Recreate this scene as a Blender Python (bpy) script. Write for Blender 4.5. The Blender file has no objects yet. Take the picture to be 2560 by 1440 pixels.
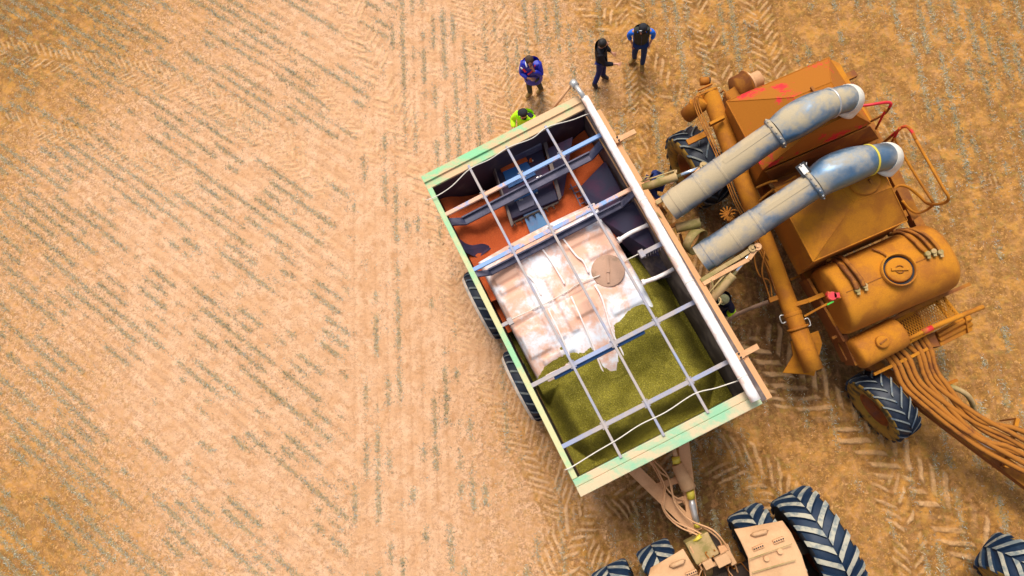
import bpy, bmesh, math, random
import numpy as np
from mathutils import Vector, Matrix
random.seed(7); rng = np.random.default_rng(11)
R = math.radians
SC = bpy.context.scene
COL = SC.collection

# ---------------------------------------------------------------- camera
W_, H_ = 2560.0, 1440.0
F_ = 1778.0                      # focal length in photo pixels
NAD = (1500.0, 1148.0)           # where straight down falls in the photo
CAMH = 17.0
dc = Vector((NAD[0]-W_/2, -(NAD[1]-H_/2), -F_)).normalized()     # "down" in camera axes
wz = -dc
wx = (Vector((1, 0, 0)) - wz*wz.x).normalized()
wy = wz.cross(wx)
ROT = Matrix((wx, wy, wz))                                       # camera -> world
cam_d = bpy.data.cameras.new("camera"); cam = bpy.data.objects.new("camera", cam_d)
COL.objects.link(cam); SC.camera = cam
cam.matrix_world = Matrix.Translation((0, 0, CAMH)) @ ROT.to_4x4()
cam_d.sensor_width = 36.0; cam_d.lens = F_/W_*36.0; cam_d.clip_end = 2000.0; cam_d.clip_start = 0.1

def P(px, py, z=0.0):
    """the point at height z seen at photo pixel (px, py)"""
    d = ROT @ Vector((px-W_/2, -(py-H_/2), -F_))
    t = (z-CAMH)/d.z
    return Vector((d.x*t, d.y*t, z))

# ---------------------------------------------------------------- world, sun
wd = bpy.data.worlds.new("World"); SC.world = wd; wd.use_nodes = True
nt = wd.node_tree; nt.nodes.clear()
sky = nt.nodes.new('ShaderNodeTexSky'); sky.sky_type = 'NISHITA'; sky.sun_disc = False
SUN_EL, SUN_AZ = R(63), R(-12)          # azimuth measured clockwise from +Y (top of the photo)
sky.sun_elevation = SUN_EL; sky.sun_rotation = SUN_AZ
sky.air_density = 1.0; sky.dust_density = 4.0; sky.ozone_density = 0.6
hs = nt.nodes.new('ShaderNodeHueSaturation'); hs.inputs['Saturation'].default_value = 0.55
bg = nt.nodes.new('ShaderNodeBackground'); bg.inputs['Strength'].default_value = 0.12
wo = nt.nodes.new('ShaderNodeOutputWorld')
nt.links.new(sky.outputs[0], hs.inputs['Color']); nt.links.new(hs.outputs[0], bg.inputs[0]); nt.links.new(bg.outputs[0], wo.inputs[0])
sd = bpy.data.lights.new("sun", 'SUN'); sd.energy = 2.0; sd.angle = R(24); sd.color = (1.0, 0.93, 0.84)
so = bpy.data.objects.new("sun", sd); COL.objects.link(so)
sdir = Vector((math.sin(SUN_AZ)*math.cos(SUN_EL), math.cos(SUN_AZ)*math.cos(SUN_EL), math.sin(SUN_EL)))
so.rotation_euler = sdir.to_track_quat('Z', 'Y').to_euler(); so.location = (0, 0, 30)
SC.view_settings.view_transform = 'Standard'; SC.view_settings.look = 'None'
SC.view_settings.gamma = 1.0; SC.view_settings.exposure = 0.48
SC.render.engine = 'CYCLES'

# ---------------------------------------------------------------- materials
def lin(c):
    return tuple(((x/255)/12.92 if x/255 <= 0.04045 else ((x/255+0.055)/1.055)**2.4) for x in c)
class N:
    def __init__(s, name, rough=0.8, metal=0.0):
        s.m = bpy.data.materials.new(name); s.m.use_nodes = True
        s.t = s.m.node_tree; s.b = s.t.nodes['Principled BSDF']
        s.b.inputs['Roughness'].default_value = rough; s.b.inputs['Metallic'].default_value = metal
    def n(s, ty, **k):
        x = s.t.nodes.new(ty)
        for a, v in k.items(): setattr(x, a, v)
        return x
    def l(s, a, b): s.t.links.new(a, b)
    def pos(s, obj=False):
        return s.n('ShaderNodeTexCoord').outputs['Object'] if obj else s.n('ShaderNodeNewGeometry').outputs['Position']
    def noise(s, vec, scale, det=4, rough=0.6, dist=0.0):
        x = s.n('ShaderNodeTexNoise'); s.l(vec, x.inputs['Vector'])
        x.inputs['Scale'].default_value = scale; x.inputs['Detail'].default_value = det
        x.inputs['Roughness'].default_value = rough; x.inputs['Distortion'].default_value = dist
        return x.outputs['Fac']
    def scalev(s, vec, sc, rotz=0):
        x = s.n('ShaderNodeMapping'); s.l(vec, x.inputs['Vector']); x.inputs['Scale'].default_value = sc
        x.inputs['Rotation'].default_value = (0, 0, rotz); return x.outputs[0]
    def ramp(s, fac, a, b, smooth=True):
        x = s.n('ShaderNodeMapRange'); x.interpolation_type = 'SMOOTHSTEP' if smooth else 'LINEAR'
        s.l(fac, x.inputs['Value']); x.inputs['From Min'].default_value = a; x.inputs['From Max'].default_value = b
        return x.outputs[0]
    def math(s, op, a, b=None, clamp=False):
        x = s.n('ShaderNodeMath', operation=op); x.use_clamp = clamp
        for i, v in enumerate((a, b)):
            if v is None: continue
            if isinstance(v, (int, float)): x.inputs[i].default_value = v
            else: s.l(v, x.inputs[i])
        return x.outputs[0]
    def mix(s, f, a, b):
        x = s.n('ShaderNodeMix', data_type='RGBA')
        for k, v in ((0, f), (6, a), (7, b)):
            if isinstance(v, (int, float)): x.inputs[k].default_value = v
            elif isinstance(v, tuple): x.inputs[k].default_value = (*v[:3], 1)
            else: s.l(v, x.inputs[k])
        return x.outputs[2]
    def bump(s, h, strength=0.3, dist=0.01):
        x = s.n('ShaderNodeBump'); x.inputs['Strength'].default_value = strength; x.inputs['Distance'].default_value = dist
        s.l(h, x.inputs['Height']); s.l(x.outputs[0], s.b.inputs['Normal'])
    def color(s, c):
        if isinstance(c, tuple): s.b.inputs['Base Color'].default_value = (*c[:3], 1)
        else: s.l(c, s.b.inputs['Base Color'])

def dusty(name, base, dust, lo=0.45, hi=0.6, scale=2.5, rough=0.75, metal=0.0, up=0.5, droug=0.95, stretch=(1, 1, 1), rotz=0, fine=0.18, bstr=0.15):
    """painted or bare surface carrying patches of settled dust (more of it on faces that look up)"""
    k = N(name, rough, metal); p = k.pos()
    pv = k.scalev(p, stretch, rotz)
    n1 = k.noise(pv, scale, 6, 0.62, 0.3); n2 = k.noise(p, scale*14, 3, 0.7)
    nz = k.n('ShaderNodeSeparateXYZ'); g = k.n('ShaderNodeNewGeometry'); k.l(g.outputs['Normal'], nz.inputs[0])
    upz = k.ramp(nz.outputs['Z'], 0.0, 1.0, False)
    s = k.math('ADD', n1, k.math('MULTIPLY', k.math('SUBTRACT', upz, 0.5), up*0.3))
    s = k.math('ADD', s, k.math('MULTIPLY', k.math('SUBTRACT', n2, 0.5), 0.14))
    f = k.ramp(s, lo, hi)
    c = k.mix(f, base, dust)
    v = k.math('MULTIPLY', k.math('SUBTRACT', k.noise(p, 45, 3, 0.8), 0.5), fine*2)
    x = k.n('ShaderNodeHueSaturation'); k.l(c, x.inputs['Color']); k.l(k.math('ADD', v, 1.0), x.inputs['Value'])
    k.color(x.outputs[0])
    if metal > 0:
        k.l(k.math('MULTIPLY', k.math('SUBTRACT', 1.0, f), metal), k.b.inputs['Metallic'])
    r = k.math('ADD', rough, k.math('MULTIPLY', f, droug-rough)); k.l(r, k.b.inputs['Roughness'])
    k.bump(n2, bstr, 0.004)
    return k.m
def plain(name, c, rough=0.7, metal=0.0, var=0.25, scale=20):
    k = N(name, rough, metal); p = k.pos()
    n = k.noise(p, scale, 4, 0.7)
    k.color(k.mix(n, tuple(x*(1-var) for x in c), tuple(min(1, x*(1+var)) for x in c)))
    k.bump(n, 0.12, 0.003)
    return k.m

M = {}
OR = (0.36, 0.115, 0.002); OR2 = (0.52, 0.195, 0.006)
M['orange'] = dusty('orange_dusty_paint', OR, OR2, 0.40, 0.68, 1.9, fine=0.30)
M['orange_d'] = dusty('brown_dusty_steel', (0.20, 0.055, 0.005), (0.38, 0.14, 0.010), 0.42, 0.7, 2.2)
M['orange_red'] = dusty('dusty_red_paint', (0.60, 0.015, 0.020), OR, 0.40, 0.47, 1.3, up=0.2)
M['red'] = dusty('red_paint', (0.60, 0.012, 0.025), (0.45, 0.15, 0.02), 0.50, 0.62, 1.5, rough=0.45, up=0.1)
M['hose'] = dusty('dusty_hose_rubber', (0.16, 0.045, 0.005), (0.38, 0.135, 0.012), 0.36, 0.60, 3.0, up=0.8)
M['rim'] = dusty('green_rim_paint', (0.20, 0.52, 0.25), (0.64, 0.43, 0.24), 0.36, 0.59, 1.3, rough=0.6, stretch=(1, 1.8, 1), rotz=R(26), up=0.0)
M['rim_b'] = dusty('green_end_rim_paint', (0.24, 0.48, 0.28), (0.62, 0.46, 0.28), 0.34, 0.62, 1.5, rough=0.6, stretch=(1, 1.6, 1), rotz=R(26), up=0.0)
M['rim_l'] = dusty('pale_green_rim_paint', (0.26, 0.52, 0.27), (0.58, 0.54, 0.28), 0.34, 0.58, 1.0, rough=0.6, up=0.0)
M['ledge'] = dusty('salmon_dust_over_green', (0.22, 0.55, 0.10), (0.62, 0.33, 0.15), 0.26, 0.40, 0.9, rough=0.8, up=0.0)
M['tarp'] = dusty('rolled_tarp_canvas', (0.74, 0.50, 0.40), (0.86, 0.80, 0.76), 0.36, 0.60, 4.0, rough=0.8, up=0.9)
M['bar'] = dusty('galvanised_grid_bar', (0.24, 0.28, 0.42), (0.42, 0.36, 0.33), 0.36, 0.58, 1.1, rough=0.5, metal=0.2, up=0.1)
M['bar_b'] = dusty('blue_grid_bar', (0.16, 0.30, 0.58), (0.72, 0.42, 0.28), 0.47, 0.56, 0.8, rough=0.5, up=0.0)
M['brace'] = dusty('dark_brace_steel', (0.045, 0.050, 0.10), (0.15, 0.14, 0.19), 0.46, 0.66, 2.0, rough=0.55)
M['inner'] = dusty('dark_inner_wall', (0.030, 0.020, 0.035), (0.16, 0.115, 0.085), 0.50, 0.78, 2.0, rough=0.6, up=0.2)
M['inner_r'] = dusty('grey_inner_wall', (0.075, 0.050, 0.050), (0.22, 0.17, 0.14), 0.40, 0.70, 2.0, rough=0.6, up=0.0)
M['purple'] = dusty('purple_black_sheet', (0.012, 0.009, 0.036), (0.055, 0.022, 0.050), 0.42, 0.68, 2.5, rough=0.7, up=0.0)
M['blue_s'] = dusty('blue_sheet', (0.006, 0.085, 0.27), (0.03, 0.09, 0.22), 0.48, 0.7, 3, rough=0.6, up=0.0)
M['blue_l'] = dusty('light_blue_sheet', (0.03, 0.14, 0.30), (0.16, 0.16, 0.24), 0.45, 0.7, 3, rough=0.5, up=0.0)
M['poly'] = dusty('white_poly_tank', (0.80, 0.83, 0.88), (0.74, 0.43, 0.30), 0.37, 0.60, 1.5, rough=0.45, up=0.0, fine=0.08)
M['lid'] = dusty('dusty_lid', (0.30, 0.19, 0.12), (0.46, 0.28, 0.19), 0.4, 0.6, 4)
M['galv'] = dusty('galvanised_duct', (0.13, 0.23, 0.36), (0.46, 0.36, 0.22), 0.34, 0.66, 1.2, rough=0.36, metal=0.8, up=0.8)
M['galv2'] = dusty('galvanised_spout', (0.14, 0.25, 0.38), (0.44, 0.36, 0.23), 0.44, 0.70, 1.0, rough=0.34, metal=0.8, up=1.0)
M['outlet'] = plain('translucent_white_rubber', (0.74, 0.70, 0.60), 0.5)
M['khaki'] = dusty('khaki_dusty_steel', (0.24, 0.19, 0.05), (0.46, 0.31, 0.14), 0.40, 0.62, 2.5)
M['chrome'] = plain('chrome_rod', (0.75, 0.85, 0.95), 0.12, 1.0, 0.02)
M['ltan'] = dusty('tan_dusty_panel', (0.50, 0.28, 0.13), (0.62, 0.37, 0.19), 0.40, 0.65, 1.5, rough=0.7)
M['tan'] = dusty('tan_dusty_steel', (0.54, 0.28, 0.12), (0.68, 0.38, 0.19), 0.40, 0.65, 2.0)
M['black'] = plain('black_rubber', (0.012, 0.013, 0.018), 0.7)
M['dark'] = plain('dark_machinery', (0.045, 0.028, 0.018), 0.8, 0, 0.5, 8)
M['tyre'] = dusty('tyre_rubber', (0.003, 0.018, 0.048), (0.015, 0.04, 0.07), 0.50, 0.80, 4.0, rough=0.6, up=0.1)
M['tyre_k'] = dusty('dark_tyre_rubber', (0.004, 0.010, 0.024), (0.03, 0.045, 0.06), 0.50, 0.80, 3.0, rough=0.55, up=0.1)
M['lug'] = dusty('dusty_lug_top', (0.16, 0.19, 0.19), (0.44, 0.41, 0.31), 0.38, 0.62, 6)
M['lug_d'] = dusty('worn_lug_top', (0.05, 0.09, 0.14), (0.20, 0.21, 0.19), 0.36, 0.62, 5)
M['wall'] = dusty('tyre_sidewall_dust', (0.04, 0.035, 0.012), (0.30, 0.17, 0.02), 0.30, 0.50, 4)
M['wall_b'] = plain('black_sidewall', (0.010, 0.011, 0.014), 0.8)
M['wall_w'] = dusty('pale_sidewall', (0.45, 0.42, 0.36), (0.70, 0.58, 0.45), 0.4, 0.6, 6)
M['rimo'] = dusty('brown_wheel_rim', (0.13, 0.022, 0.003), (0.28, 0.07, 0.006), 0.4, 0.7, 3, rough=0.3, up=0.3)
M['yellow'] = plain('yellow_plastic', (0.66, 0.52, 0.05), 0.5)
M['rope'] = plain('pale_rope', (0.72, 0.66, 0.56), 0.9)
M['steel'] = plain('light_steel', (0.55, 0.53, 0.50), 0.4, 0.6)

# ---------------------------------------------------------------- mesh helpers
ALL = []
def woff(o):
    v = Vector((0, 0, 0))
    while o is not None:
        v += o.location; o = o.parent
    return v
def tag(o, label=None, cat=None, group=None, kind=None):
    if label: o['label'] = label
    if cat: o['category'] = cat
    if group: o['group'] = group
    if kind: o['kind'] = kind
    return o
def thing(name, loc, label, cat, group=None):
    o = bpy.data.objects.new(name, None); COL.objects.link(o); o.location = loc; o.empty_display_size = 0.2
    return tag(o, label, cat, group)
class MB:
    def __init__(s): s.v = []; s.f = []; s.mi = []; s.sm = []
    def add(s, vs, fs, mi=0, sm=False):
        o = len(s.v); s.v += [Vector(v) for v in vs]
        for i, f in enumerate(fs):
            s.f.append([o+j for j in f]); s.mi.append(mi); s.sm.append(sm[i] if isinstance(sm, list) else sm)
        return s
    def box(s, c, hx, hy, hz, ax=None, mi=0):
        X, Y, Z = ax if ax else (Vector((1, 0, 0)), Vector((0, 1, 0)), Vector((0, 0, 1)))
        c = Vector(c)
        vs = [c+X*(hx*a)+Y*(hy*b)+Z*(hz*d) for d in (-1, 1) for a, b in ((-1, -1), (1, -1), (1, 1), (-1, 1))]
        return s.add(vs, [(3, 2, 1, 0), (4, 5, 6, 7), (0, 1, 5, 4), (1, 2, 6, 5), (2, 3, 7, 6), (3, 0, 4, 7)], mi)
    def beam(s, a, b, w, h, mi=0, up=Vector((0, 0, 1))):
        a = Vector(a); b = Vector(b); X = (b-a); L = X.length; X.normalize()
        Y = up.cross(X)
        if Y.length < 1e-4: Y = Vector((0, 1, 0)).cross(X)
        Y.normalize(); Z = X.cross(Y)
        return s.box((a+b)/2, L/2, w/2, h/2, (X, Y, Z), mi)
    def hexa(s, top, bot, mi=0):
        """top and bottom loops of equal length, side faces between"""
        n = len(top); vs = list(top)+list(bot)
        # make the top loop counter-clockwise seen from above
        ar = sum(top[i][0]*top[(i+1) % n][1]-top[(i+1) % n][0]*top[i][1] for i in range(n))
        fs = [list(range(n)), list(range(2*n-1, n-1, -1))]+[(i, i+n, (i+1) % n+n, (i+1) % n) for i in range(n)]
        if ar < 0: fs = [list(reversed(f)) for f in fs]
        return s.add(vs, fs, mi)
    def prism(s, top, z0, mi=0):
        return s.hexa(top, [Vector((p[0], p[1], z0)) for p in top], mi)
    def tube(s, pts, r, n=12, mi=0, cap=True, smooth=True, ell=None):
        pts = [Vector(p) for p in pts]; m = len(pts)
        rs = r if isinstance(r, (list, tuple)) else [r]*m
        T = []
        for i in range(m):
            a = pts[max(0, i-1)]; b = pts[min(m-1, i+1)]; T.append((b-a).normalized())
        ref = Vector((0, 0, 1)) if abs(T[0].z) < 0.9 else Vector((1, 0, 0))
        U = ref.cross(T[0]).normalized(); vs = []
        for i in range(m):
            U = (U-T[i]*U.dot(T[i])).normalized(); V = T[i].cross(U)
            for k in range(n):
                a = 2*math.pi*k/n
                vs.append(pts[i]+U*(rs[i]*math.cos(a))+V*(rs[i]*math.sin(a)*(ell if ell else 1)))
        fs = []; sm = []
        for i in range(m-1):
            for k in range(n):
                fs.append((i*n+k, i*n+(k+1) % n, (i+1)*n+(k+1) % n, (i+1)*n+k)); sm.append(smooth)
        if cap:
            fs.append(list(range(n-1, -1, -1))); sm.append(False)
            fs.append([(m-1)*n+k for k in range(n)]); sm.append(False)
        return s.add(vs, fs, mi, sm)
    def lathe(s, prof, o, ax, n=32, mi=0, smooth=True, closed=False, expo=None):
        """prof: (distance along ax, radius[, material])"""
        ax = Vector(ax).normalized(); o = Vector(o)
        ref = Vector((0, 0, 1)) if abs(ax.z) < 0.9 else Vector((1, 0, 0))
        U = ref.cross(ax).normalized(); V = ax.cross(U); m = len(prof); vs = []
        for q in prof:
            for k in range(n):
                a = 2*math.pi*k/n; c, d = math.cos(a), math.sin(a)
                g = 1.0
                if expo: g = (abs(c)**expo+abs(d)**expo)**(-1/expo)
                vs.append(o+ax*q[0]+(U*c+V*d)*(q[1]*g))
        for i in range(m-1 if not closed else m):
            j = (i+1) % m
            s.add([], [], 0)
        base = len(s.v); s.v += vs
        for i in range(m-1 if not closed else m):
            j = (i+1) % m
            mm = prof[i][2] if len(prof[i]) > 2 else mi
            for k in range(n):
                s.f.append([base+i*n+k, base+i*n+(k+1) % n, base+j*n+(k+1) % n, base+j*n+k]); s.mi.append(mm); s.sm.append(smooth)
        return s
    def build(s, name, mats, parent=None, bevel=0.0, seg=2, sub=0):
        me = bpy.data.meshes.new(name)
        off = woff(parent) if parent else Vector((0, 0, 0))
        me.from_pydata([tuple(v-off) for v in s.v], [], s.f)
        for m in (mats if isinstance(mats, (list, tuple)) else [mats]): me.materials.append(m)
        me.polygons.foreach_set('material_index', s.mi); me.polygons.foreach_set('use_smooth', s.sm)
        bm = bmesh.new(); bm.from_mesh(me); bmesh.ops.recalc_face_normals(bm, faces=bm.faces); bm.to_mesh(me); bm.free()
        me.update()
        o = bpy.data.objects.new(name, me); COL.objects.link(o)
        if parent: o.parent = parent
        if bevel:
            b = o.modifiers.new('bevel', 'BEVEL'); b.width = bevel; b.segments = seg; b.limit_method = 'ANGLE'; b.angle_limit = R(40)
        if sub:
            b = o.modifiers.new('sub', 'SUBSURF'); b.levels = sub; b.render_levels = sub
        return o
def spline(pts, n=6):
    """Catmull-Rom through the points"""
    p = [Vector(q) for q in pts]; p = [p[0]*2-p[1]]+p+[p[-1]*2-p[-2]]; out = []
    for i in range(1, len(p)-2):
        for k in range(n):
            t = k/n; a, b, c, d = p[i-1], p[i], p[i+1], p[i+2]
            out.append(0.5*((2*b)+(c-a)*t+(2*a-5*b+4*c-d)*t*t+(3*b-a-3*c+d)*t**3))
    out.append(p[-2]); return out

# ================================================================ GROUND
def vnoise(x, y, freq, seed):
    g = np.random.default_rng(seed).random((256, 256))
    X = x*freq+1000.3; Y = y*freq+1000.7
    xi = np.floor(X).astype(int); yi = np.floor(Y).astype(int); fx = X-xi; fy = Y-yi
    fx = fx*fx*(3-2*fx); fy = fy*fy*(3-2*fy); xi &= 255; yi &= 255; x1 = (xi+1) & 255; y1 = (yi+1) & 255
    return (g[xi, yi]*(1-fx)*(1-fy)+g[x1, yi]*fx*(1-fy)+g[xi, y1]*(1-fx)*fy+g[x1, y1]*fx*fy)
def fbm(x, y, freq, oct, seed, gain=0.5):
    t = 0; a = 1; s = 0
    for i in range(oct):
        t = t+a*vnoise(x, y, freq*2.03**i, seed+i); s += a; a *= gain
    return t/s
def sstep(a, b, x):
    t = np.clip((x-a)/(b-a), 0, 1); return t*t*(3-2*t)

cs = [P(px, py) for px, py in ((-60, -60), (2620, -60), (-60, 1500), (2620, 1500))]
X0, X1 = min(c.x for c in cs), max(c.x for c in cs); Y0, Y1 = min(c.y for c in cs), max(c.y for c in cs)
RES = 0.0185
def axis(a, b):
    mid = np.arange(a, b, RES); out = [RES]; d = []; x = 0; st = RES
    while x < 500:
        st *= 1.16; x += st; d.append(x)
    d = np.array(d); return np.concatenate([(a-d)[::-1], mid, mid[-1]+d])
gx = axis(X0, X1); gy = axis(Y0, Y1); nx, ny = len(gx), len(gy)
GX, GY = np.meshgrid(gx, gy, indexing='xy')

# photo pixel of each ground point (only to place the tracks and rows that the photo shows)
Rm = np.array([list(wx), list(wy), list(wz)])       # rows are world axes in camera space
def topix(x, y, z=0.0):
    d = np.stack([x, y, np.full_like(x, z-CAMH)], -1) @ Rm      # world -> camera
    return W_/2+d[..., 0]/(-d[..., 2])*F_, H_/2-d[..., 1]/(-d[..., 2])*F_

def polyfield(pts):
    """(s along, t sideways) for every ground vertex, with respect to a polyline on the ground"""
    p = [P(*q) for q in pts]; pp = spline([(v.x, v.y, 0) for v in p], 4); p = [(v.x, v.y) for v in pp]
    best = np.full(GX.shape, 1e9); S = np.zeros(GX.shape); T = np.zeros(GX.shape); acc = 0
    for (ax_, ay), (bx, by) in zip(p[:-1], p[1:]):
        dx, dy = bx-ax_, by-ay; L = math.hypot(dx, dy); dx /= L; dy /= L
        s = (GX-ax_)*dx+(GY-ay)*dy; t = (GX-ax_)*dy-(GY-ay)*dx; sc = np.clip(s, 0, L)
        dist = np.hypot(GX-(ax_+dx*sc), GY-(ay+dy*sc)); m = dist < best
        best = np.where(m, dist, best); S = np.where(m, acc+sc, S); T = np.where(m, np.sign(t)*dist, T); acc += L
    return S, T, acc
# centre line (photo pixels), width m, lug pitch m, sweep of the lugs, height m, wear 0..1
TRACKS = [
 ([(840, -40), (905, 90), (975, 250), (1045, 400), (1110, 560), (1150, 700)], 1.00, 0.28, 1.0, 0.028, 0.05),
 ([(1010, -60), (1060, 60), (1115, 200), (1165, 330)], 0.62, 0.22, 0.9, 0.016, 0.5),
 ([(1150, -50), (1200, 80), (1245, 200), (1290, 310), (1330, 400)], 1.15, 0.17, 0.8, 0.020, 0.26),
 ([(1250, -40), (1290, 80), (1330, 190), (1390, 330)], 0.8, 0.24, -1.0, 0.020, 0.25),
 ([(1110, 560), (1150, 760), (1215, 930), (1330, 1120), (1420, 1290), (1500, 1480)], 1.05, 0.19, 1.0, 0.015, 0.28),
 ([(1480, 1260), (1420, 1350), (1380, 1480)], 0.9, 0.22, 1.0, 0.018, 0.25),
 ([(-40, 115), (150, 150), (350, 185), (500, 235), (640, 320), (760, 400)], 0.90, 0.21, 1.0, 0.020, 0.30),
 ([(-40, 290), (150, 335), (330, 390), (500, 470)], 0.75, 0.20, 1.0, 0.016, 0.40),
 ([(560, 300), (700, 380), (830, 480)], 0.7, 0.2, 1.0, 0.015, 0.40),
 ([(680, 110), (780, 190), (880, 300), (960, 420)], 0.6, 0.18, 1.0, 0.015, 0.35),
 ([(1430, -40), (1520, 60), (1610, 150), (1700, 260)], 0.95, 0.26, 1.0, 0.024, 0.40),
 ([(1560, -50), (1590, 120), (1600, 300), (1560, 420)], 0.8, 0.2, -1.0, 0.018, 0.30),
 ([(1720, -40), (1760, 80), (1810, 220)], 0.8, 0.22, 1.0, 0.018, 0.42),
 ([(1880, -50), (1900, 60), (1930, 170), (1960, 300)], 0.85, 0.22, 1.0, 0.022, 0.34),
 ([(1950, 300), (2150, 320), (2330, 380), (2500, 480)], 0.6, 0.16, 1.0, 0.010, 0.45),
 ([(1560, 420), (1640, 560), (1780, 760), (1900, 900), (2010, 1010)], 1.0, 0.24, 1.0, 0.026, 0.35),
 ([(1880, 820), (1990, 940), (2120, 1040), (2260, 1170), (2400, 1310), (2520, 1460)], 1.20, 0.36, 1.0, 0.060, 0.10),
 ([(1640, 1120), (1760, 1130), (1880, 1180), (1960, 1260), (2060, 1420)], 1.2, 0.24, 1.0, 0.030, 0.40),
 ([(1500, 1240), (1600, 1250), (1700, 1300), (1760, 1400)], 1.0, 0.22, -1.0, 0.024, 0.42),
 ([(2200, 1180), (2260, 1300), (2290, 1480)], 0.8, 0.22, 1.0, 0.022, 0.2),
]
HT = np.zeros(GX.shape); TM = np.zeros(GX.shape); TOP = np.zeros(GX.shape)
wob = (fbm(GX, GY, 2.3, 3, 31)-0.5)
keep = fbm(GX, GY, 1.7, 3, 55)
for ti, (pts, wdt, pit, sw, amp, wear) in enumerate(TRACKS):
    S, T, L = polyfield(pts)
    inside = sstep(wdt/2+0.03, wdt/2-0.05, np.abs(T)) * sstep(0.0, 0.3, S) * sstep(0.0, 0.3, L-S)
    k = (keep > wear*0.95+0.05*0).astype(float)*0+sstep(wear-0.08, wear+0.10, keep)
    side = (T > 0)
    ph = (S + sw*np.abs(T)*1.0 + wob*0.13)/pit + np.where(side, 0.5, 0.0)
    fr = ph-np.floor(ph)
    d = np.abs(fr-0.5)*2                       # 0 at bar centre
    bar = sstep(0.56, 0.26, d)*sstep(0.0, 0.05, np.abs(T)-0.01)
    # every bar has its own height, some are crumbled away
    idx = (np.floor(ph).astype(int)*2+side)*37+ti*1013
    rnd = np.random.default_rng(5).random(4096)[idx % 4096]
    bar = bar*np.where(rnd < 0.13, 0.20, 0.55+0.45*rnd)
    rn2 = np.random.default_rng(6).random(4096)[(idx*7) % 4096]
    bar = bar*sstep(wdt/2*(0.62+0.42*rn2)+0.03, wdt/2*(0.62+0.42*rn2)-0.03, np.abs(T))*sstep(-0.02, 0.04, np.abs(T)-0.10*wdt*np.abs(rn2-0.5))
    w = inside*k
    bar = bar*(0.65+0.7*np.clip(fbm(GX, GY, 9, 2, 90+ti), 0, 1)*0.7)
    HT = HT*(1-0.75*w) + w*(bar*amp-0.45*amp)
    TM = np.maximum(TM, w); TOP = np.maximum(TOP*(1-w), w*bar)
# rows left by the seeder: two families meeting at the headland
uR = (P(890, 1200)-P(886, 420)).normalized(); uL = (P(400, 965)-P(20, 622)).normalized()
def rowcoords(u, x, y, bend=0.0):
    a = x*u.x+y*u.y; b = -x*u.y+y*u.x
    return a, b+bend*a*a
PXg, PYg = topix(GX, GY)
def region(px, py):           # 1 where the straight rows run, 0 where the slanting rows run
    xb = 872+np.clip(430-py, 0, 500)*0.30
    return sstep(xb-12, xb+12, px)
SP = 0.285
aR, bR = rowcoords(uR, GX, GY); aL, bL = rowcoords(uL, GX, GY, 0.0018)
RG = region(PXg, PYg)
near = (GX > X0-1) & (GX < X1+1) & (GY > Y0-1) & (GY < Y1+1)
frR = np.abs((bR/SP) % 1-0.5)*2; frL = np.abs((bL/SP) % 1-0.5)*2      # 1 on a row, 0 between
ridge = np.where(RG > 0.5, frR, frL)
flat = 1-TM*0.8
big = fbm(GX, GY, 0.35, 3, 3); med = fbm(GX, GY, 1.6, 4, 8); sml = fbm(GX, GY, 11, 4, 20, 0.62); clod = fbm(GX, GY, 24, 3, 40, 0.6)
rough_zone = sstep(1050, 1700, PXg)*0.8+sstep(1050, 1400, PYg)*0.15+sstep(500, 0, PYg)*sstep(900, 0, PXg)*0.35
HT = HT + flat*(0.020*(ridge-0.5)*(0.3+1.4*sstep(.35, .65, med))) + 0.05*(big-0.5) + 0.022*(med-0.5)
HT = HT + (0.014+0.026*rough_zone+0.018*TM)*(sml-0.5)*1.6
cl = np.clip(clod-0.60, 0, 1)*sstep(0.42, 0.6, med)
HT = HT + cl*(0.05+0.05*rough_zone)
def pathdist(px, py, pts):
    d = np.full(px.shape, 1e9)
    for (x0, y0), (x1, y1) in zip(pts[:-1], pts[1:]):
        t = np.clip(((px-x0)*(x1-x0)+(py-y0)*(y1-y0))/((x1-x0)**2+(y1-y0)**2), 0, 1)
        d = np.minimum(d, np.hypot(px-(x0+t*(x1-x0)), py-(y0+t*(y1-y0))))
    return d
def coverage(a, row, rg, spx, spy):
    h1 = np.random.default_rng(3).random(4096)[(row.astype(int)*131+(rg > 0.5)*977) % 4096]
    dens = vnoise(a, row*7.31, 1.05, 61)*0.65+vnoise(a, row*3.7, 3.3, 62)*0.35
    cov = 0.465+0.13*(h1-0.5)
    cov = cov-0.075*sstep(900, 500, spx)-0.02
    cov = cov+0.13*sstep(820, 1000, spx)*sstep(430, 700, spy)            # thin rows left of the trailer
    cov = cov+0.03*sstep(1300, 1600, spx)*sstep(600, 300, spy)
    cov = cov-0.06*sstep(1450, 1050, spx)*sstep(950, 1100, spx)*sstep(430, 250, spy)
    cov = cov+0.07*sstep(1750, 2000, spx)*sstep(2350, 2150, spx)
    cov = cov+0.16*sstep(880, 1060, spy)*sstep(900, 450, spx)*sstep(180, 420, spx)
    for pth, wd_ in (([(700, 330), (560, 560), (480, 700), (430, 860), (330, 1010)], 34), ([(880, 560), (800, 640), (700, 780), (640, 850)], 22),
                     ([(20, 830), (140, 830), (220, 930), (330, 1040)], 40), ([(0, 210), (160, 240), (360, 300)], 40), ([(380, 40), (660, 200), (760, 330)], 26)):
        cov = cov+0.20*sstep(wd_*1.5, wd_*0.6, pathdist(spx, spy, pth))
    return sstep(cov-0.05, cov+0.17, dens)
aG = np.where(RG > 0.5, aR, aL); rG = np.floor(np.where(RG > 0.5, bR, bL)/SP)
TUFT = coverage(aG, rG, RG, PXg, PYg)*np.exp(-((ridge*SP/2+0.09*(sml-0.5))/0.070)**2)*(1-.4*TM)*near*(0.25+1.15*sstep(0.36, 0.62, 0.5*clod+0.5*sml))
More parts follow.
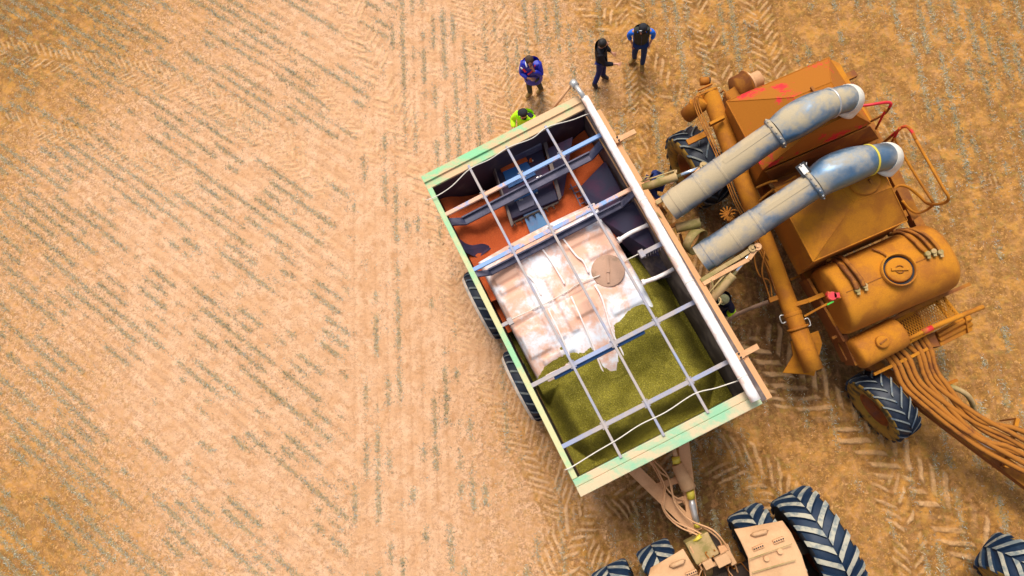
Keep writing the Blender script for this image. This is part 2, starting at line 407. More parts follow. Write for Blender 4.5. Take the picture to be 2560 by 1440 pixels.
HT = HT+TUFT*0.012*(0.4+clod)
HT = np.where(near, HT, 0.0)-0.012
# soil colour: pale wind-blown dust, damper turned soil, and a vignette painted towards right and edges
dk = 0.35+0.9*(fbm(GX, GY, 0.55, 4, 70)-0.5)
damp_vignette = sstep(960, 1850, PXg)*0.78 + sstep(560, -80, PYg)*sstep(1000, 100, PXg)*0.66 + sstep(850, 1480, PYg)*sstep(900, 0, PXg)*0.50 + sstep(520, -60, PXg)*0.38 + sstep(60, -250, PXg-0.0)*0.2
damp_vignette = damp_vignette + 0.30*TM*(1-TOP*1.3)*(0.15+1.2*sstep(1000, 1800, PXg)) + dk*0.34 - 0.08
damp_vignette = np.clip(damp_vignette, 0, 1)
# churned, spilled-on soil, with the deep shade between the machines painted in
mud_shade = np.exp(-(((PXg-1850)/190)**2+((PYg-760)/330)**2))+0.9*np.exp(-(((PXg-1690)/200)**2+((PYg-1290)/110)**2))+0.8*np.exp(-(((PXg-2080)/260)**2+((PYg-960)/110)**2))
mud_shade = np.clip(mud_shade*(0.55+1.1*(fbm(GX, GY, 1.1, 4, 140)-.2)), 0, 1)

verts = np.stack([GX, GY, HT], -1).reshape(-1, 3).astype(np.float32)
ii = np.arange(nx-1)[None, :]+np.arange(ny-1)[:, None]*nx
faces = np.stack([ii, ii+1, ii+nx+1, ii+nx], -1).reshape(-1).astype(np.int32)
me = bpy.data.meshes.new('field_soil')
me.vertices.add(len(verts)); me.vertices.foreach_set('co', verts.ravel())
nf = len(faces)//4
me.loops.add(len(faces)); me.loops.foreach_set('vertex_index', faces)
me.polygons.add(nf); me.polygons.foreach_set('loop_start', np.arange(nf, dtype=np.int32)*4); me.polygons.foreach_set('loop_total', np.full(nf, 4, dtype=np.int32))
me.polygons.foreach_set('use_smooth', np.ones(nf, dtype=bool))
for nm, arr in (('damp_vignette', damp_vignette), ('track', TM), ('mud_shade', mud_shade), ('tuft', TUFT), ('lugtop', TOP), ('cover', np.where(near, ridge, 0.3))):
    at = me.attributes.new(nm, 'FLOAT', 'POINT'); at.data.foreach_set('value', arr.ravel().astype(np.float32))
me.update(); me.validate()
ground = bpy.data.objects.new('ground', me); COL.objects.link(ground)
tag(ground, 'pale orange bare soil with tyre tracks and seed rows', 'ground', kind='structure')
k = N('field_soil', 0.96)
p = k.pos(); damp_vignette_ = k.n('ShaderNodeAttribute', attribute_name='damp_vignette').outputs['Fac']
lug_ = k.n('ShaderNodeAttribute', attribute_name='lugtop').outputs['Fac']
trk_ = k.n('ShaderNodeAttribute', attribute_name='track').outputs['Fac']
n1 = k.noise(p, 7.0, 5, 0.65, 0.4); n2 = k.noise(p, 2.2, 5, 0.6); n3 = k.noise(p, 38, 3, 0.75); n4 = k.noise(p, 15, 4, 0.7, 1.0)
dry = k.mix(k.ramp(n2, 0.35, 0.65), (0.60, 0.335, 0.170), (0.70, 0.425, 0.250))
wet = k.mix(k.ramp(n2, 0.3, 0.7), (0.47, 0.215, 0.036), (0.57, 0.285, 0.068))  # darker golden soil, also carries the painted vignette
deep = (0.19, 0.080, 0.012)
f = k.math('ADD', k.math('MULTIPLY', n1, 0.9), k.math('MULTIPLY', damp_vignette_, 0.62))
f = k.math('ADD', f, k.math('MULTIPLY', k.math('SUBTRACT', n3, 0.5), 0.22))
c1 = k.mix(k.ramp(f, 0.50, 1.02), dry, wet)
g = k.math('ADD', k.math('MULTIPLY', n4, 1.0), k.math('MULTIPLY', damp_vignette_, 0.20))
gm = k.math('MULTIPLY', k.ramp(g, 0.50, 0.66), k.ramp(n2, 0.36, 0.54))
c2 = k.mix(k.math('MULTIPLY', gm, k.math('ADD', 0.36, k.math('MULTIPLY', damp_vignette_, 0.56))), c1, deep)
mud_shade_ = k.n('ShaderNodeAttribute', attribute_name='mud_shade').outputs['Fac']
c2 = k.mix(k.math('MULTIPLY', k.ramp(k.math('ADD', mud_shade_, k.math('MULTIPLY', k.math('SUBTRACT', n1, 0.5), 0.8)), 0.15, 0.85), 0.80), c2, (0.070, 0.030, 0.007))  # near-black brown: churned soil and painted shade around the machines
mo = k.math('MULTIPLY', k.ramp(k.noise(p, 4.6, 7, 0.78, 0.5), 0.50, 0.62), 0.50)
c2 = k.mix(mo, c2, (0.43, 0.205, 0.075))
rw_ = k.n('ShaderNodeAttribute', attribute_name='cover').outputs['Fac']
c2 = k.mix(k.math('MULTIPLY', k.ramp(k.math('ADD', k.math('SUBTRACT', 1.0, rw_), k.math('MULTIPLY', k.math('SUBTRACT', n4, 0.5), 1.6)), 0.55, 1.15), 0.30), c2, (0.40, 0.20, 0.085))
tf_ = k.n('ShaderNodeAttribute', attribute_name='tuft').outputs['Fac']
c2 = k.mix(k.math('MULTIPLY', k.ramp(k.math('ADD', tf_, k.math('MULTIPLY', k.math('SUBTRACT', n3, 0.5), 0.9)), 0.20, 0.85), 0.52), c2, (0.300, 0.240, 0.110))
c3 = k.mix(k.math('MULTIPLY', lug_, 0.60), c2, (0.68, 0.42, 0.21))
# olive, algae-like tint of the compacted darker soil
ol = k.math('MULTIPLY', k.math('MULTIPLY', k.ramp(k.noise(p, 5.0, 5, 0.7, 0.6), 0.50, 0.66), damp_vignette_), 0.55)
c4 = k.mix(ol, c3, (0.29, 0.19, 0.035))
# scattered pale chips of straw and stone
vo = k.n('ShaderNodeTexVoronoi'); k.l(p, vo.inputs['Vector']); vo.inputs['Scale'].default_value = 7.0
sp = k.math('LESS_THAN', vo.outputs['Distance'], 0.045)
c5 = k.mix(k.math('MULTIPLY', sp, 0.7), c4, (0.80, 0.68, 0.48))
hv = k.n('ShaderNodeHueSaturation'); k.l(c5, hv.inputs['Color']); k.l(k.math('ADD', 0.66, k.math('MULTIPLY', k.noise(p, 42, 3, 0.85), 0.68)), hv.inputs['Value'])
k.color(hv.outputs[0])
k.bump(k.math('ADD', n3, k.math('MULTIPLY', n4, 1.5)), 0.8, 0.016)
ground.data.materials.append(k.m)

# dry stubble and weeds left along the old rows: thousands of blades, one object
def sample(arr, x, y):
    i = np.clip(np.searchsorted(gx, x), 0, nx-1); j = np.clip(np.searchsorted(gy, y), 0, ny-1); return arr[j, i]
NB = 620000
sx = rng.uniform(X0, X1, NB); sy = rng.uniform(Y0, Y1, NB)
spx, spy = topix(sx, sy)
rg = region(spx, spy)
a1, b1 = rowcoords(uR, sx, sy); a2, b2 = rowcoords(uL, sx, sy, 0.0018)
a = np.where(rg > 0.5, a1, a2); b = np.where(rg > 0.5, b1, b2)
row = np.floor(b/SP)
# snap most blades close to their row
jit = np.clip(rng.normal(0, 0.056, NB), -0.13, 0.13)
bn = (row+0.5)*SP+jit; db = bn-b
ux = np.where(rg > 0.5, uR.x, uL.x); uy = np.where(rg > 0.5, uR.y, uL.y)
# nearest row centre sits where (b/SP)%1 = 0.5
sx = sx-uy*db; sy = sy+ux*db
spx, spy = topix(sx, sy)
tm = sample(TM, sx, sy)
p_keep = coverage(a, row, rg, spx, spy)*(1-0.45*tm)
spots = fbm(sx, sy, 0.9, 3, 77)                      # tangled patches off the rows
off = (rng.random(NB) < 0.05)*sstep(0.56, 0.64, spots)
ok = rng.random(NB) < (p_keep*0.55)
ok |= (rng.random(NB) < off*0.5)
sx = sx[ok]; sy = sy[ok]; n_b = len(sx)
if n_b > 360000: sx = sx[:360000]; sy = sy[:360000]; n_b = 360000
ang = rng.uniform(0, 2*math.pi, n_b); Lb = rng.uniform(0.025, 0.075, n_b); wb = rng.uniform(0.0035, 0.0085, n_b)
til = rng.uniform(0.05, 0.9, n_b)
z0 = sample(HT, sx, sy)-0.004
dx = np.cos(ang)*np.cos(til)*Lb; dy = np.sin(ang)*np.cos(til)*Lb; dz = np.sin(til)*Lb*0.8
qx = -np.sin(ang)*wb; qy = np.cos(ang)*wb
V = np.empty((n_b, 4, 3), np.float32)
V[:, 0] = np.stack([sx-qx, sy-qy, z0], -1); V[:, 1] = np.stack([sx+qx, sy+qy, z0+0.003], -1)
V[:, 2] = np.stack([sx+dx+qx*.4, sy+dy+qy*.4, z0+dz+0.006], -1); V[:, 3] = np.stack([sx+dx-qx*.4, sy+dy-qy*.4, z0+dz+0.004], -1)
me = bpy.data.meshes.new('stubble'); me.vertices.add(n_b*4); me.vertices.foreach_set('co', V.ravel())
me.loops.add(n_b*4); me.loops.foreach_set('vertex_index', np.arange(n_b*4, dtype=np.int32))
me.polygons.add(n_b); me.polygons.foreach_set('loop_start', np.arange(n_b, dtype=np.int32)*4); me.polygons.foreach_set('loop_total', np.full(n_b, 4, dtype=np.int32))
rv = np.repeat(np.clip(0.65*rng.random(n_b)+0.35*fbm(sx, sy, 0.8, 2, 99), 0, 1), 4).astype(np.float32)
at = me.attributes.new('tone', 'FLOAT', 'POINT'); at.data.foreach_set('value', rv); me.update()
stub = bpy.data.objects.new('stubble', me); COL.objects.link(stub)
tag(stub, 'grey green dry stubble tufts standing in broken rows across the soil', 'stubble', kind='stuff')
k = N('dry_stubble', 0.9); t_ = k.n('ShaderNodeAttribute', attribute_name='tone').outputs['Fac']
cr = k.n('ShaderNodeValToRGB'); k.l(t_, cr.inputs[0]); e = cr.color_ramp.elements
e[0].position = 0.12; e[0].color = (0.085, 0.095, 0.045, 1); e[1].position = 0.9; e[1].color = (0.68, 0.62, 0.42, 1)
for pos_, c in ((0.32, (0.22, 0.215, 0.11)), (0.5, (0.34, 0.30, 0.19)), (0.68, (0.30, 0.34, 0.31))):
    q = e.new(pos_); q.color = (*c, 1)
k.color(cr.outputs[0]); me.materials.append(k.m)
def grain_mat(name, c1, c2, c3, sc=70):
    k = N(name, 0.85); p = k.pos(); n = k.noise(p, sc, 2, 0.9); b = k.noise(p, 3, 3, .6)
    c = k.mix(k.ramp(n, .38, .62), c1, c2); c = k.mix(k.ramp(k.noise(p, sc*1.7, 1, .5), .62, .70), c, c3)
    hv = k.n('ShaderNodeHueSaturation'); k.l(c, hv.inputs['Color']); k.l(k.math('ADD', .78, k.math('MULTIPLY', b, .45)), hv.inputs['Value']); k.color(hv.outputs[0]); k.bump(n, .8, .01); return k.m
fm_ = grain_mat('orange_granules', (0.34, 0.045, 0.005), (0.52, 0.090, 0.010), (0.60, 0.16, 0.035), 80)
M['granule'] = fm_
# ================================================================ TRAILER (open grain and fertiliser bin)
ZR = 3.4
TA = P(1052, 441, ZR); TVd = (P(1452, 1243, ZR)-TA); TL = TVd.length; TVd.normalize(); TUd = Vector((-TVd.y, TVd.x, 0))
if TUd.dot(P(1450, 240, ZR)-TA) < 0: TUd = -TUd
TZ = Vector((0, 0, 1)); TAX = (TUd, TVd, TZ)
def uv(px, py, z=ZR):
    d = P(px, py, z)-TA; return d.dot(TUd), d.dot(TVd)
def tp(u, v, z): return Vector((TA.x, TA.y, 0))+TUd*u+TVd*v+TZ*z
TW = (uv(1448, 240)[0]+uv(1905, 1010)[0])/2
print('TRAILER', TW, TL, uv(1448, 240), uv(1905, 1010), uv(1490, 272), uv(1915, 990))
iu0, iv0 = uv(1080, 467); _, iv1 = uv(1440, 1195); iu1 = (uv(1475, 275)[0]+uv(1865, 985)[0])/2
print('inner', iu0, iv0, iv1, iu1)
trailer = thing('grain_trailer', tp(TW/2, TL/2, 0), 'open grain trailer with green rim and crossbar grid, standing in the middle', 'trailer')
def tbox(mb, u0, u1, v0, v1, z0, z1, mi=0):
    return mb.box(tp((u0+u1)/2, (v0+v1)/2, (z0+z1)/2), abs(u1-u0)/2, abs(v1-v0)/2, abs(z1-z0)/2, TAX, mi)
# walls: outer skin and inner faces
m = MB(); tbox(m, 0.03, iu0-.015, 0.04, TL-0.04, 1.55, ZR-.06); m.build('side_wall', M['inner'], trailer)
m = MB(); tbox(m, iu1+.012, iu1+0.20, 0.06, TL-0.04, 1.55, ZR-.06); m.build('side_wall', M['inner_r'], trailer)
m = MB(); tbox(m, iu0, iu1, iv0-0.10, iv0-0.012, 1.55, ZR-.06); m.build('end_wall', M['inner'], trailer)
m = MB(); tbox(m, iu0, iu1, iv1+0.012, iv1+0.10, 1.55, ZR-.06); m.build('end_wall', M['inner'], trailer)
# rims (folded sheet caps)
def rimsheet(u0, u1, v0, v1, z, mat, drop_side, name='rim'):
    m = MB(); tbox(m, u0, u1, v0, v1, z-.05, z)
    return m
m = rimsheet(0, iu0, iv0, iv1, ZR, None, 0); m.build('rim', M['rim_l'], trailer, bevel=0.012)
m = MB()
for (z, v0, v1) in ((ZR+.012, 0.0, iv0*0.52), (ZR-.02, iv0*0.52+.003, iv0)): tbox(m, 0, TW-0.02, v0, v1, z-.06, z)
tbox(m, 0.0, TW-.02, iv0*.50, iv0*.54, ZR-.07, ZR+.03)
m.build('rim', M['rim'], trailer, bevel=0.012)
m = MB()
for (z, v0, v1) in ((ZR+.012, iv1+(TL-iv1)*.45, TL), (ZR-.02, iv1, iv1+(TL-iv1)*.45-.003)): tbox(m, 0, TW+.02, v0, v1, z-.06, z)
m.build('rim', M['rim_b'], trailer, bevel=0.012)
lu = (uv(1500, 272, 3.25)[0]+uv(1915, 990, 3.25)[0])/2+.05; lv = uv(1500, 272, 3.25)[1]
m = MB(); tbox(m, iu1-.01, lu, lv, TL-.02, 3.19, 3.25); tbox(m, lu-.03, lu+.0, lv, TL-.02, 3.0, 3.188)
m.build('side_ledge', M['ledge'], trailer, bevel=0.01)
# hopper body under the rim
m = MB()
top = [tp(0.03, .06, 3.3), tp(iu1+.2, .06, 3.3), tp(iu1+.2, TL-.05, 3.3), tp(.03, TL-.05, 3.3)]
ring = [(0.03, iu1+.2, .06, TL-.05, 3.32), (0.03, iu1+.2, .06, TL-.05, 1.75), (0.75, iu1-.5, .7, TL-.7, 0.95)]
for (a, b) in ((0, 1), (1, 2)):
    ra, rb = ring[a], ring[b]
    qa = [tp(ra[0], ra[2], ra[4]), tp(ra[1], ra[2], ra[4]), tp(ra[1], ra[3], ra[4]), tp(ra[0], ra[3], ra[4])]
    qb = [tp(rb[0], rb[2], rb[4]), tp(rb[1], rb[2], rb[4]), tp(rb[1], rb[3], rb[4]), tp(rb[0], rb[3], rb[4])]
    for i in range(4):
        m.add([qa[i], qa[(i+1) % 4], qb[(i+1) % 4], qb[i]], [(0, 1, 2, 3)])
m.add(qb, [(0, 1, 2, 3)])
ho = m.build('body_shell', M['ledge'], trailer)
sf = ho.modifiers.new('thick', 'SOLIDIFY'); sf.thickness = 0.012
m = MB()
for u in (0.9, TW-0.95): m.beam(tp(u, .5, .82), tp(u, TL-.2, .82), .16, .24)
for v in (.8, TL*.5, TL-.8): m.beam(tp(.5, v, .72), tp(TW-.5, v, .72), .14, .16)
m.build('chassis', M['tan'], trailer)

# grid bars
HB = [((1108, 535), (1500, 340)), ((1185, 670), (1575, 475)), ((1328, 962), (1740, 755)), ((1402, 1115), (1825, 905))]
LBs = [((1175, 420), (1550, 1140)), ((1270, 370), (1655, 1085)), ((1368, 318), (1765, 1030))]
hv_ = [(uv(*a)[1]+uv(*b)[1])/2 for a, b in HB]; lu_ = [(uv(*a)[0]+uv(*b)[0])/2 for a, b in LBs]
print('bars', hv_, lu_)
hmat = [M['bar'], M['bar_b'], M['khaki'], M['bar']]
for i, v in enumerate(hv_):
    m = MB(); m.beam(tp(iu0-.03, v, ZR-.035), tp(iu1+.05, v, ZR-.035), .085, .06)
    cb = m.build('crossbar', (M['bar_b'], M['bar_b'], M['bar'], M['bar'])[i], trailer, bevel=.006)
    for u in lu_:
        m = MB(); m.box(tp(u, v, ZR-.014), .035, .07, .008, TAX)
        for a in (-1, 1):
            for b in (-1, 1):
                m.box(tp(u+a*.045, v+b*.062, ZR-.012), .013, .013, .012, TAX)
                m.tube([tp(u+a*.045, v+b*.062, ZR-.01), tp(u+a*.045, v+b*.062, ZR+.022)], .008, 6)
        m.build('clamp', M['bar'], cb)
for i, u in enumerate(lu_):
    m = MB(); m.beam(tp(u, iv0-.05, ZR-.0), tp(u, iv1+.05, ZR-.0), .05, .05)
    m.build('long_bar', (M['bar'], M['bar'], M['bar'])[i], trailer, bevel=.006)
# middle bar: only stubs show, a strap runs over the tank between them
vm = (uv(1258, 810)[1]+uv(1655, 608)[1])/2
m = MB(); m.beam(tp(iu0-.03, vm, ZR-.06), tp(iu0+.18, vm, ZR-.06), .07, .06); m.box(tp(iu0+.19, vm, ZR-.05), .05, .07, .045, TAX)
m.build('crossbar_stub', M['bar'], trailer, bevel=.005)
m = MB(); m.beam(tp(iu1-.45, vm, ZR-.06), tp(iu1+.05, vm, ZR-.06), .09, .06); m.box(tp(iu1-.46, vm, ZR-.05), .05, .08, .05, TAX)
for k2 in range(7): m.tube([tp(iu1-.40+.055*k2, vm+.06, ZR-.08), tp(iu1-.40+.055*k2, vm+.07, ZR-.20)], .008, 5)
m.build('crossbar_stub', M['bar'], trailer, bevel=.005)
# lower braces
for v, z, w in ((hv_[0]+.09, 2.78, .17), (hv_[1]+.10, 3.0, .12)):
    m = MB(); m.beam(tp(iu0+.25, v, z), tp(iu1-.25, v, z), w, .05); m.beam(tp(iu0+.25, v-w*.45, z+.05), tp(iu1-.25, v-w*.45, z+.05), .03, .10)
    m.beam(tp(iu0+.27, v, z), tp(iu0-.01, v, z+.35), w, .05); m.beam(tp(iu1-.27, v, z), tp(iu1+.01, v, z+.35), w, .05)
    m.build('brace_beam', M['brace'], trailer)
m = MB(); m.beam(tp(iu0+.45, hv_[2]+.055, 3.24), tp(iu1-1.15, hv_[2]+.055, 3.24), .06, .12)
m.build('blue_beam', M['blue_s'], trailer); trailer.children[-1]['label'] = 'blue painted beam under the third crossbar'
# ropes over the opening
def rope(pts, z=ZR+.05, r=.011):
    mm = MB(); mm.tube(spline([P(x, y, z+(dz if i not in (0,) else dz)) for i, (x, y, dz) in enumerate(pts)], 5), r, 6); return mm
rope([(1066, 500, -.05), (1092, 490, .02), (1130, 465, -.03), (1175, 422, -.02), (1225, 398, -.05), (1272, 368, -.01), (1330, 346, -.06), (1368, 318, 0), (1430, 300, -.04), (1470, 285, 0), (1492, 283, .0)]).build('rope', M['rope'], trailer)
rope([(1412, 1175, -.05), (1430, 1167, .02), (1490, 1130, -.06), (1545, 1098, .0), (1600, 1062, -.05), (1665, 1030, .0), (1735, 985, -.03), (1790, 970, -.01), (1852, 950, .0), (1872, 948, .02)]).build('rope', M['rope'], trailer)
# rolled tarp along the right edge, with its arm at the far end
m = MB(); a = P(1462, 244, 3.60); b = P(1890, 1002, 3.60); n_ = 34
pts = [a.lerp(b, i/n_) for i in range(n_+1)]
m.tube(pts, [.078+.020*min(1, 2*i/n_)+.0012*math.sin(i*2.3)+.001*math.sin(i*5.1) for i in range(n_+1)], 14)
trp = m.build('rolled_tarp', M['tarp'], trailer)
for i in (.11, .37, .64, .93):
    q = a.lerp(b, i); d = (b-a).normalized()
    m = MB(); m.tube([q-d*.010, q+d*.010], .081+.021*min(1, 2*i), 14); m.build('tarp_tie', M['rope'], trp)
m = MB(); m.tube([P(1436, 210, 3.62), P(1462, 246, 3.62)], .055, 10); m.tube([P(1430, 204, 3.6), P(1440, 216, 3.6)], .085, 10); m.build('tarp_shaft', M['steel'], trp)
m = MB(); m.tube([P(1432, 207, 3.55), P(1368, 290, 3.0), ], .035, 8); m.build('tarp_arm', M['tan'], trp)
for (x, y) in ((1545, 350), (1848, 890)):
    m = MB(); c = P(x, y, 3.30)
    m.beam(c-TUd*.12, c+TUd*.40, .11, .04); m.box(c, .07, .07, .05, TAX); 
    for s_ in (-1, 1): m.tube([c+TVd*.04*s_+TZ*.03, c+TVd*.04*s_+TZ*.09], .02, 8, 1)
    m.build('wall_bracket', [M['tan'], M['black']], trailer, bevel=.005)

# rear bay: sloped steel, centre box, blue covers
def quad(mb, pts, t=.02, mi=0):
    ps = [P(*q) for q in pts]; return mb.hexa(ps, [p-Vector((0, 0, t)) for p in ps], mi)
def panel(name, pts, mat, t=.03, parent=trailer, bevel=0, z0=None):
    mb = MB(); ps = [P(*q) for q in pts]
    mb.hexa(ps, [Vector((p.x, p.y, z0)) if z0 is not None else p-Vector((0, 0, t)) for p in ps]); return mb.build(name, mat, parent, bevel=bevel)
vb = hv_[1]+.35
m = MB(); tbox(m, iu0+.002, iu1-.002, iv0, vb, 1.40, 1.45); m.build('bay_floor', M['inner'], trailer)
panel('sloped_sheet', [(1368, 372, 2.8), (1432, 342, 2.9), (1414, 400, 2.5), (1408, 488, 2.4), (1399, 494, 2.4)], M['purple'])
panel('sloped_sheet', [(1448, 470, 2.45), (1513, 402, 2.7), (1562, 490, 2.9), (1585, 545, 2.6), (1500, 560, 2.35)], M['purple'])
panel('sloped_sheet', [(1127, 575, 2.7), (1180, 566, 2.25), (1225, 590, 2.25), (1240, 612, 2.3), (1195, 645, 2.6), (1150, 625, 2.9)], M['purple'])
bx = thing('x', (0, 0, 0), None, None); bpy.data.objects.remove(bx)
cbx = panel('centre_box', [(1232, 412, 2.55), (1352, 360, 2.55), (1396, 498, 2.55), (1278, 548, 2.55)], M['purple'], z0=1.5, bevel=.02)
panel('blue_cover', [(1255, 425, 2.585), (1312, 398, 2.585), (1340, 436, 2.585), (1272, 470, 2.585)], M['blue_s'], .03, cbx)
panel('blue_cover', [(1278, 480, 2.58), (1332, 456, 2.58), (1346, 478, 2.58), (1286, 503, 2.58)], M['blue_s'], .03, cbx)
panel('dark_cover', [(1290, 503, 2.58), (1332, 484, 2.58), (1336, 512, 2.58), (1300, 528, 2.58)], M['brace'], .03, cbx)
panel('top_lip', [(1230, 402, 2.85), (1350, 352, 2.85), (1354, 362, 2.85), (1234, 414, 2.85)], M['brace'], .25, cbx)
panel('side_rail', [(1220, 395, 2.6), (1228, 392, 2.8), (1284, 560, 2.6), (1278, 566, 2.6)], M['inner_r'], .10, cbx)
panel('side_rail', [(1352, 335, 2.8), (1361, 332, 2.8), (1404, 492, 2.6), (1397, 500, 2.6)], M['inner_r'], .10, cbx)
# white stencil marks on the covers

for x, y in ((1326, 404), (1331, 402), (1344, 444), (1352, 441), (1279, 452), (1291, 451), (1342, 482), (1300, 500), (1305, 499)): m = MB(); m.box(P(x, y, 2.592), .022, .016, .006, TAX); m.build('white_stencil', M['steel'], cbx)
panel('orange_spill', [(1250, 420, 2.60), (1314, 392, 2.60), (1320, 402, 2.60), (1254, 430, 2.60)], M['granule'], .03, cbx)
panel('orange_spill', [(1323, 398, 2.60), (1328, 394, 2.60), (1331, 404, 2.60), (1323, 406, 2.60)], M['granule'], .03, cbx)
m = MB(); m.beam(P(1280, 558, 2.5), P(1396, 506, 2.5), .03, .05)
for i in range(7):
    q = P(1286+i*16, 556-i*7, 2.54); m.box(q, .03, .02, .03, TAX); m.tube([q, q+TVd*.09], .012, 6)
m.build('valve_row', M['dark'], cbx)
panel('blue_hatch', [(1306, 532, 2.5), (1352, 508, 2.5), (1376, 566, 2.45), (1332, 600, 2.45)], M['blue_l'], .15)
m = MB(); m.tube([P(1365, 503, 2.3), P(1400, 575, 2.1)], .022, 8); m.build('ram', M['chrome'], trailer)
for pts in (((1408, 468), (1432, 520)), ((1422, 461), (1448, 516)), ((1436, 456), (1462, 510)), ((1250, 552), (1272, 596)), ((1262, 548), (1284, 592))):
    pass
m = MB()
for (a0, b0) in (((1408, 470), (1434, 524)), ((1426, 461), (1452, 516)), ((1440, 455), (1466, 510))): m.beam(P(*a0, 2.2), P(*b0, 2.2), .02, .04)
for t in (.15, .4, .65, .9): m.beam(P(1408+26*t, 470+54*t, 2.18), P(1440+26*t, 455+55*t, 2.18), .02, .02)
m.build('ladder', M['brace'], trailer)
m = MB()
for (a0, b0) in (((1248, 553), (1272, 604)), ((1262, 547), (1284, 598))): m.beam(P(*a0, 2.2), P(*b0, 2.2), .02, .04)
for t in (.15, .4, .65, .9): m.beam(P(1248+24*t, 553+51*t, 2.18), P(1262+23*t, 547+51*t, 2.18), .02, .02)
m.build('ladder', M['brace'], trailer)
# partition sheets beside the tank
panel('partition_sheet', [(1500, 545, 2.9), (1590, 500, 2.95), (1650, 640, 2.75), (1585, 640, 2.2)], M['purple'])
panel('partition_sheet', [(1592, 640, 2.2), (1655, 612, 2.6), (1690, 690, 2.5), (1635, 700, 2.1)], M['inner'])

# tandem wheels of the trailer
def wheel(name, c, ax, r, w, parent=None, nl=20, mats=('tyre', 'lug_d', 'wall', 'rimo'), lugext=1.0, sweep=0.5, lw=.055, lh=.035, rimr=.5, bulge=1.0):
    """c centre, ax outward axle; > tyre, rim"""
    ax = Vector(ax).normalized(); ref = Vector((0, 0, 1)); U = ref.cross(ax).normalized(); V = ax.cross(U)
    wh = thing(name, c, None, None) if parent is None else None
    if parent is not None:
        wh = bpy.data.objects.new('wheel', None); COL.objects.link(wh); wh.parent = parent; wh.location = Vector(c)-woff(parent); wh.empty_display_size = .2
    h = w/2; rr = r-lh; m = MB(); R0 = rimr*r
    prof = [(-h*.62, R0, 2), (-h*.86, R0+.04, 2), (-h*bulge, R0+(rr-R0)*.45, 2), (-h*.98*bulge, R0+(rr-R0)*.80, 2), (-h*.88, rr*.975, 0), (-h*.5, rr*.995, 0), (0, rr, 0),
            (h*.5, rr*.995, 0), (h*.88, rr*.975, 2), (h*.98*bulge, R0+(rr-R0)*.80, 2), (h*bulge, R0+(rr-R0)*.45, 2), (h*.86, R0+.04, 2), (h*.62, R0, 2)]
    m.lathe(prof, c, ax, 56)
    # lugs
    for sd_ in (-1, 1):
        for i in range(nl):
            a0 = 2*math.pi*(i+(0.5 if sd_ > 0 else 0))/nl; ring = []
            K = 6
            for q in range(K+1):
                t = q/K; x = sd_*h*(0.02+lugext*t); a = a0+sweep*(t**0.9)*(2*math.pi/nl)*1.35
                base = rr*(1.0-0.025*t*t) if t < .93 else rr*.95
                top = r*(1.0-0.02*t*t) if t < .93 else r*.955
                wa = lw/r*(1.15 if t < .3 else 1.0); wb_ = wa*1.35
                e = [(base-.01, -wb_/2), (top, -wa/2), (top, wa/2), (base-.01, wb_/2)]
                ring.append([Vector(c)+ax*x+(U*math.cos(a+da)+V*math.sin(a+da))*rad for rad, da in e])
            vs = [v for rg_ in ring for v in rg_]; fs = []; mi = []
            for q in range(K):
                for j in range(3):
                    m.add([ring[q][j], ring[q+1][j], ring[q+1][j+1], ring[q][j+1]], [(0, 1, 2, 3)], 1 if j == 1 else 0)
            m.add(ring[0], [(0, 1, 2, 3)], 0); m.add(ring[K], [(0, 1, 2, 3)], 0)
    ty = m.build('tyre', [M[mats[0]], M[mats[1]], M[mats[2]]], wh)
    m = MB()
    for s_ in (1, -1):
        m.lathe([(s_*h*.70, R0+.03), (s_*h*.72, R0-.0), (s_*h*.60, R0-.03), (s_*h*.35, R0*.82), (s_*h*.10, R0*.62), (s_*h*.10, R0*.30), (s_*h*.32, R0*.27), (s_*h*.34, .005)], c, ax, 36)
    for i in range(8):
        a_ = 2*math.pi*i/8; q = Vector(c)+(U*math.cos(a_)+V*math.sin(a_))*R0*.45; m.tube([q+ax*h*.05, q+ax*h*.2], .018, 6)
    m.build('rim', M[mats[3]], wh)
    return wh
o1 = P(1200, 768, .9); o2 = P(1301, 968, .9)
def uo(p): d = p-TA; return d.dot(TUd), d.dot(TVd)
uo1 = uo(o1); uo2 = uo(o2); uout = (uo1[0]+uo2[0])/2
print('tyres u', uo1, uo2)
for vv in (uo1[1], uo2[1]):
    wheel('wheel', tp(uout+.27, vv, .88), -TUd, .88, .66, trailer, 20, ('tyre_k', 'lug_d', 'wall_w', 'tan'), lugext=.82, bulge=1.10)
    wheel('wheel', tp(TW-.45, vv, .88), TUd, .88, .62, trailer, 20, ('tyre_k', 'lug_d', 'wall_w', 'tan'))
m = MB(); m.beam(tp(uout+.5, uo1[1], .86), tp(TW-.6, uo1[1], .86), .16, .16); m.beam(tp(uout+.5, uo2[1], .86), tp(TW-.6, uo2[1], .86), .16, .16)
m.build('axle', M['tan'], trailer)

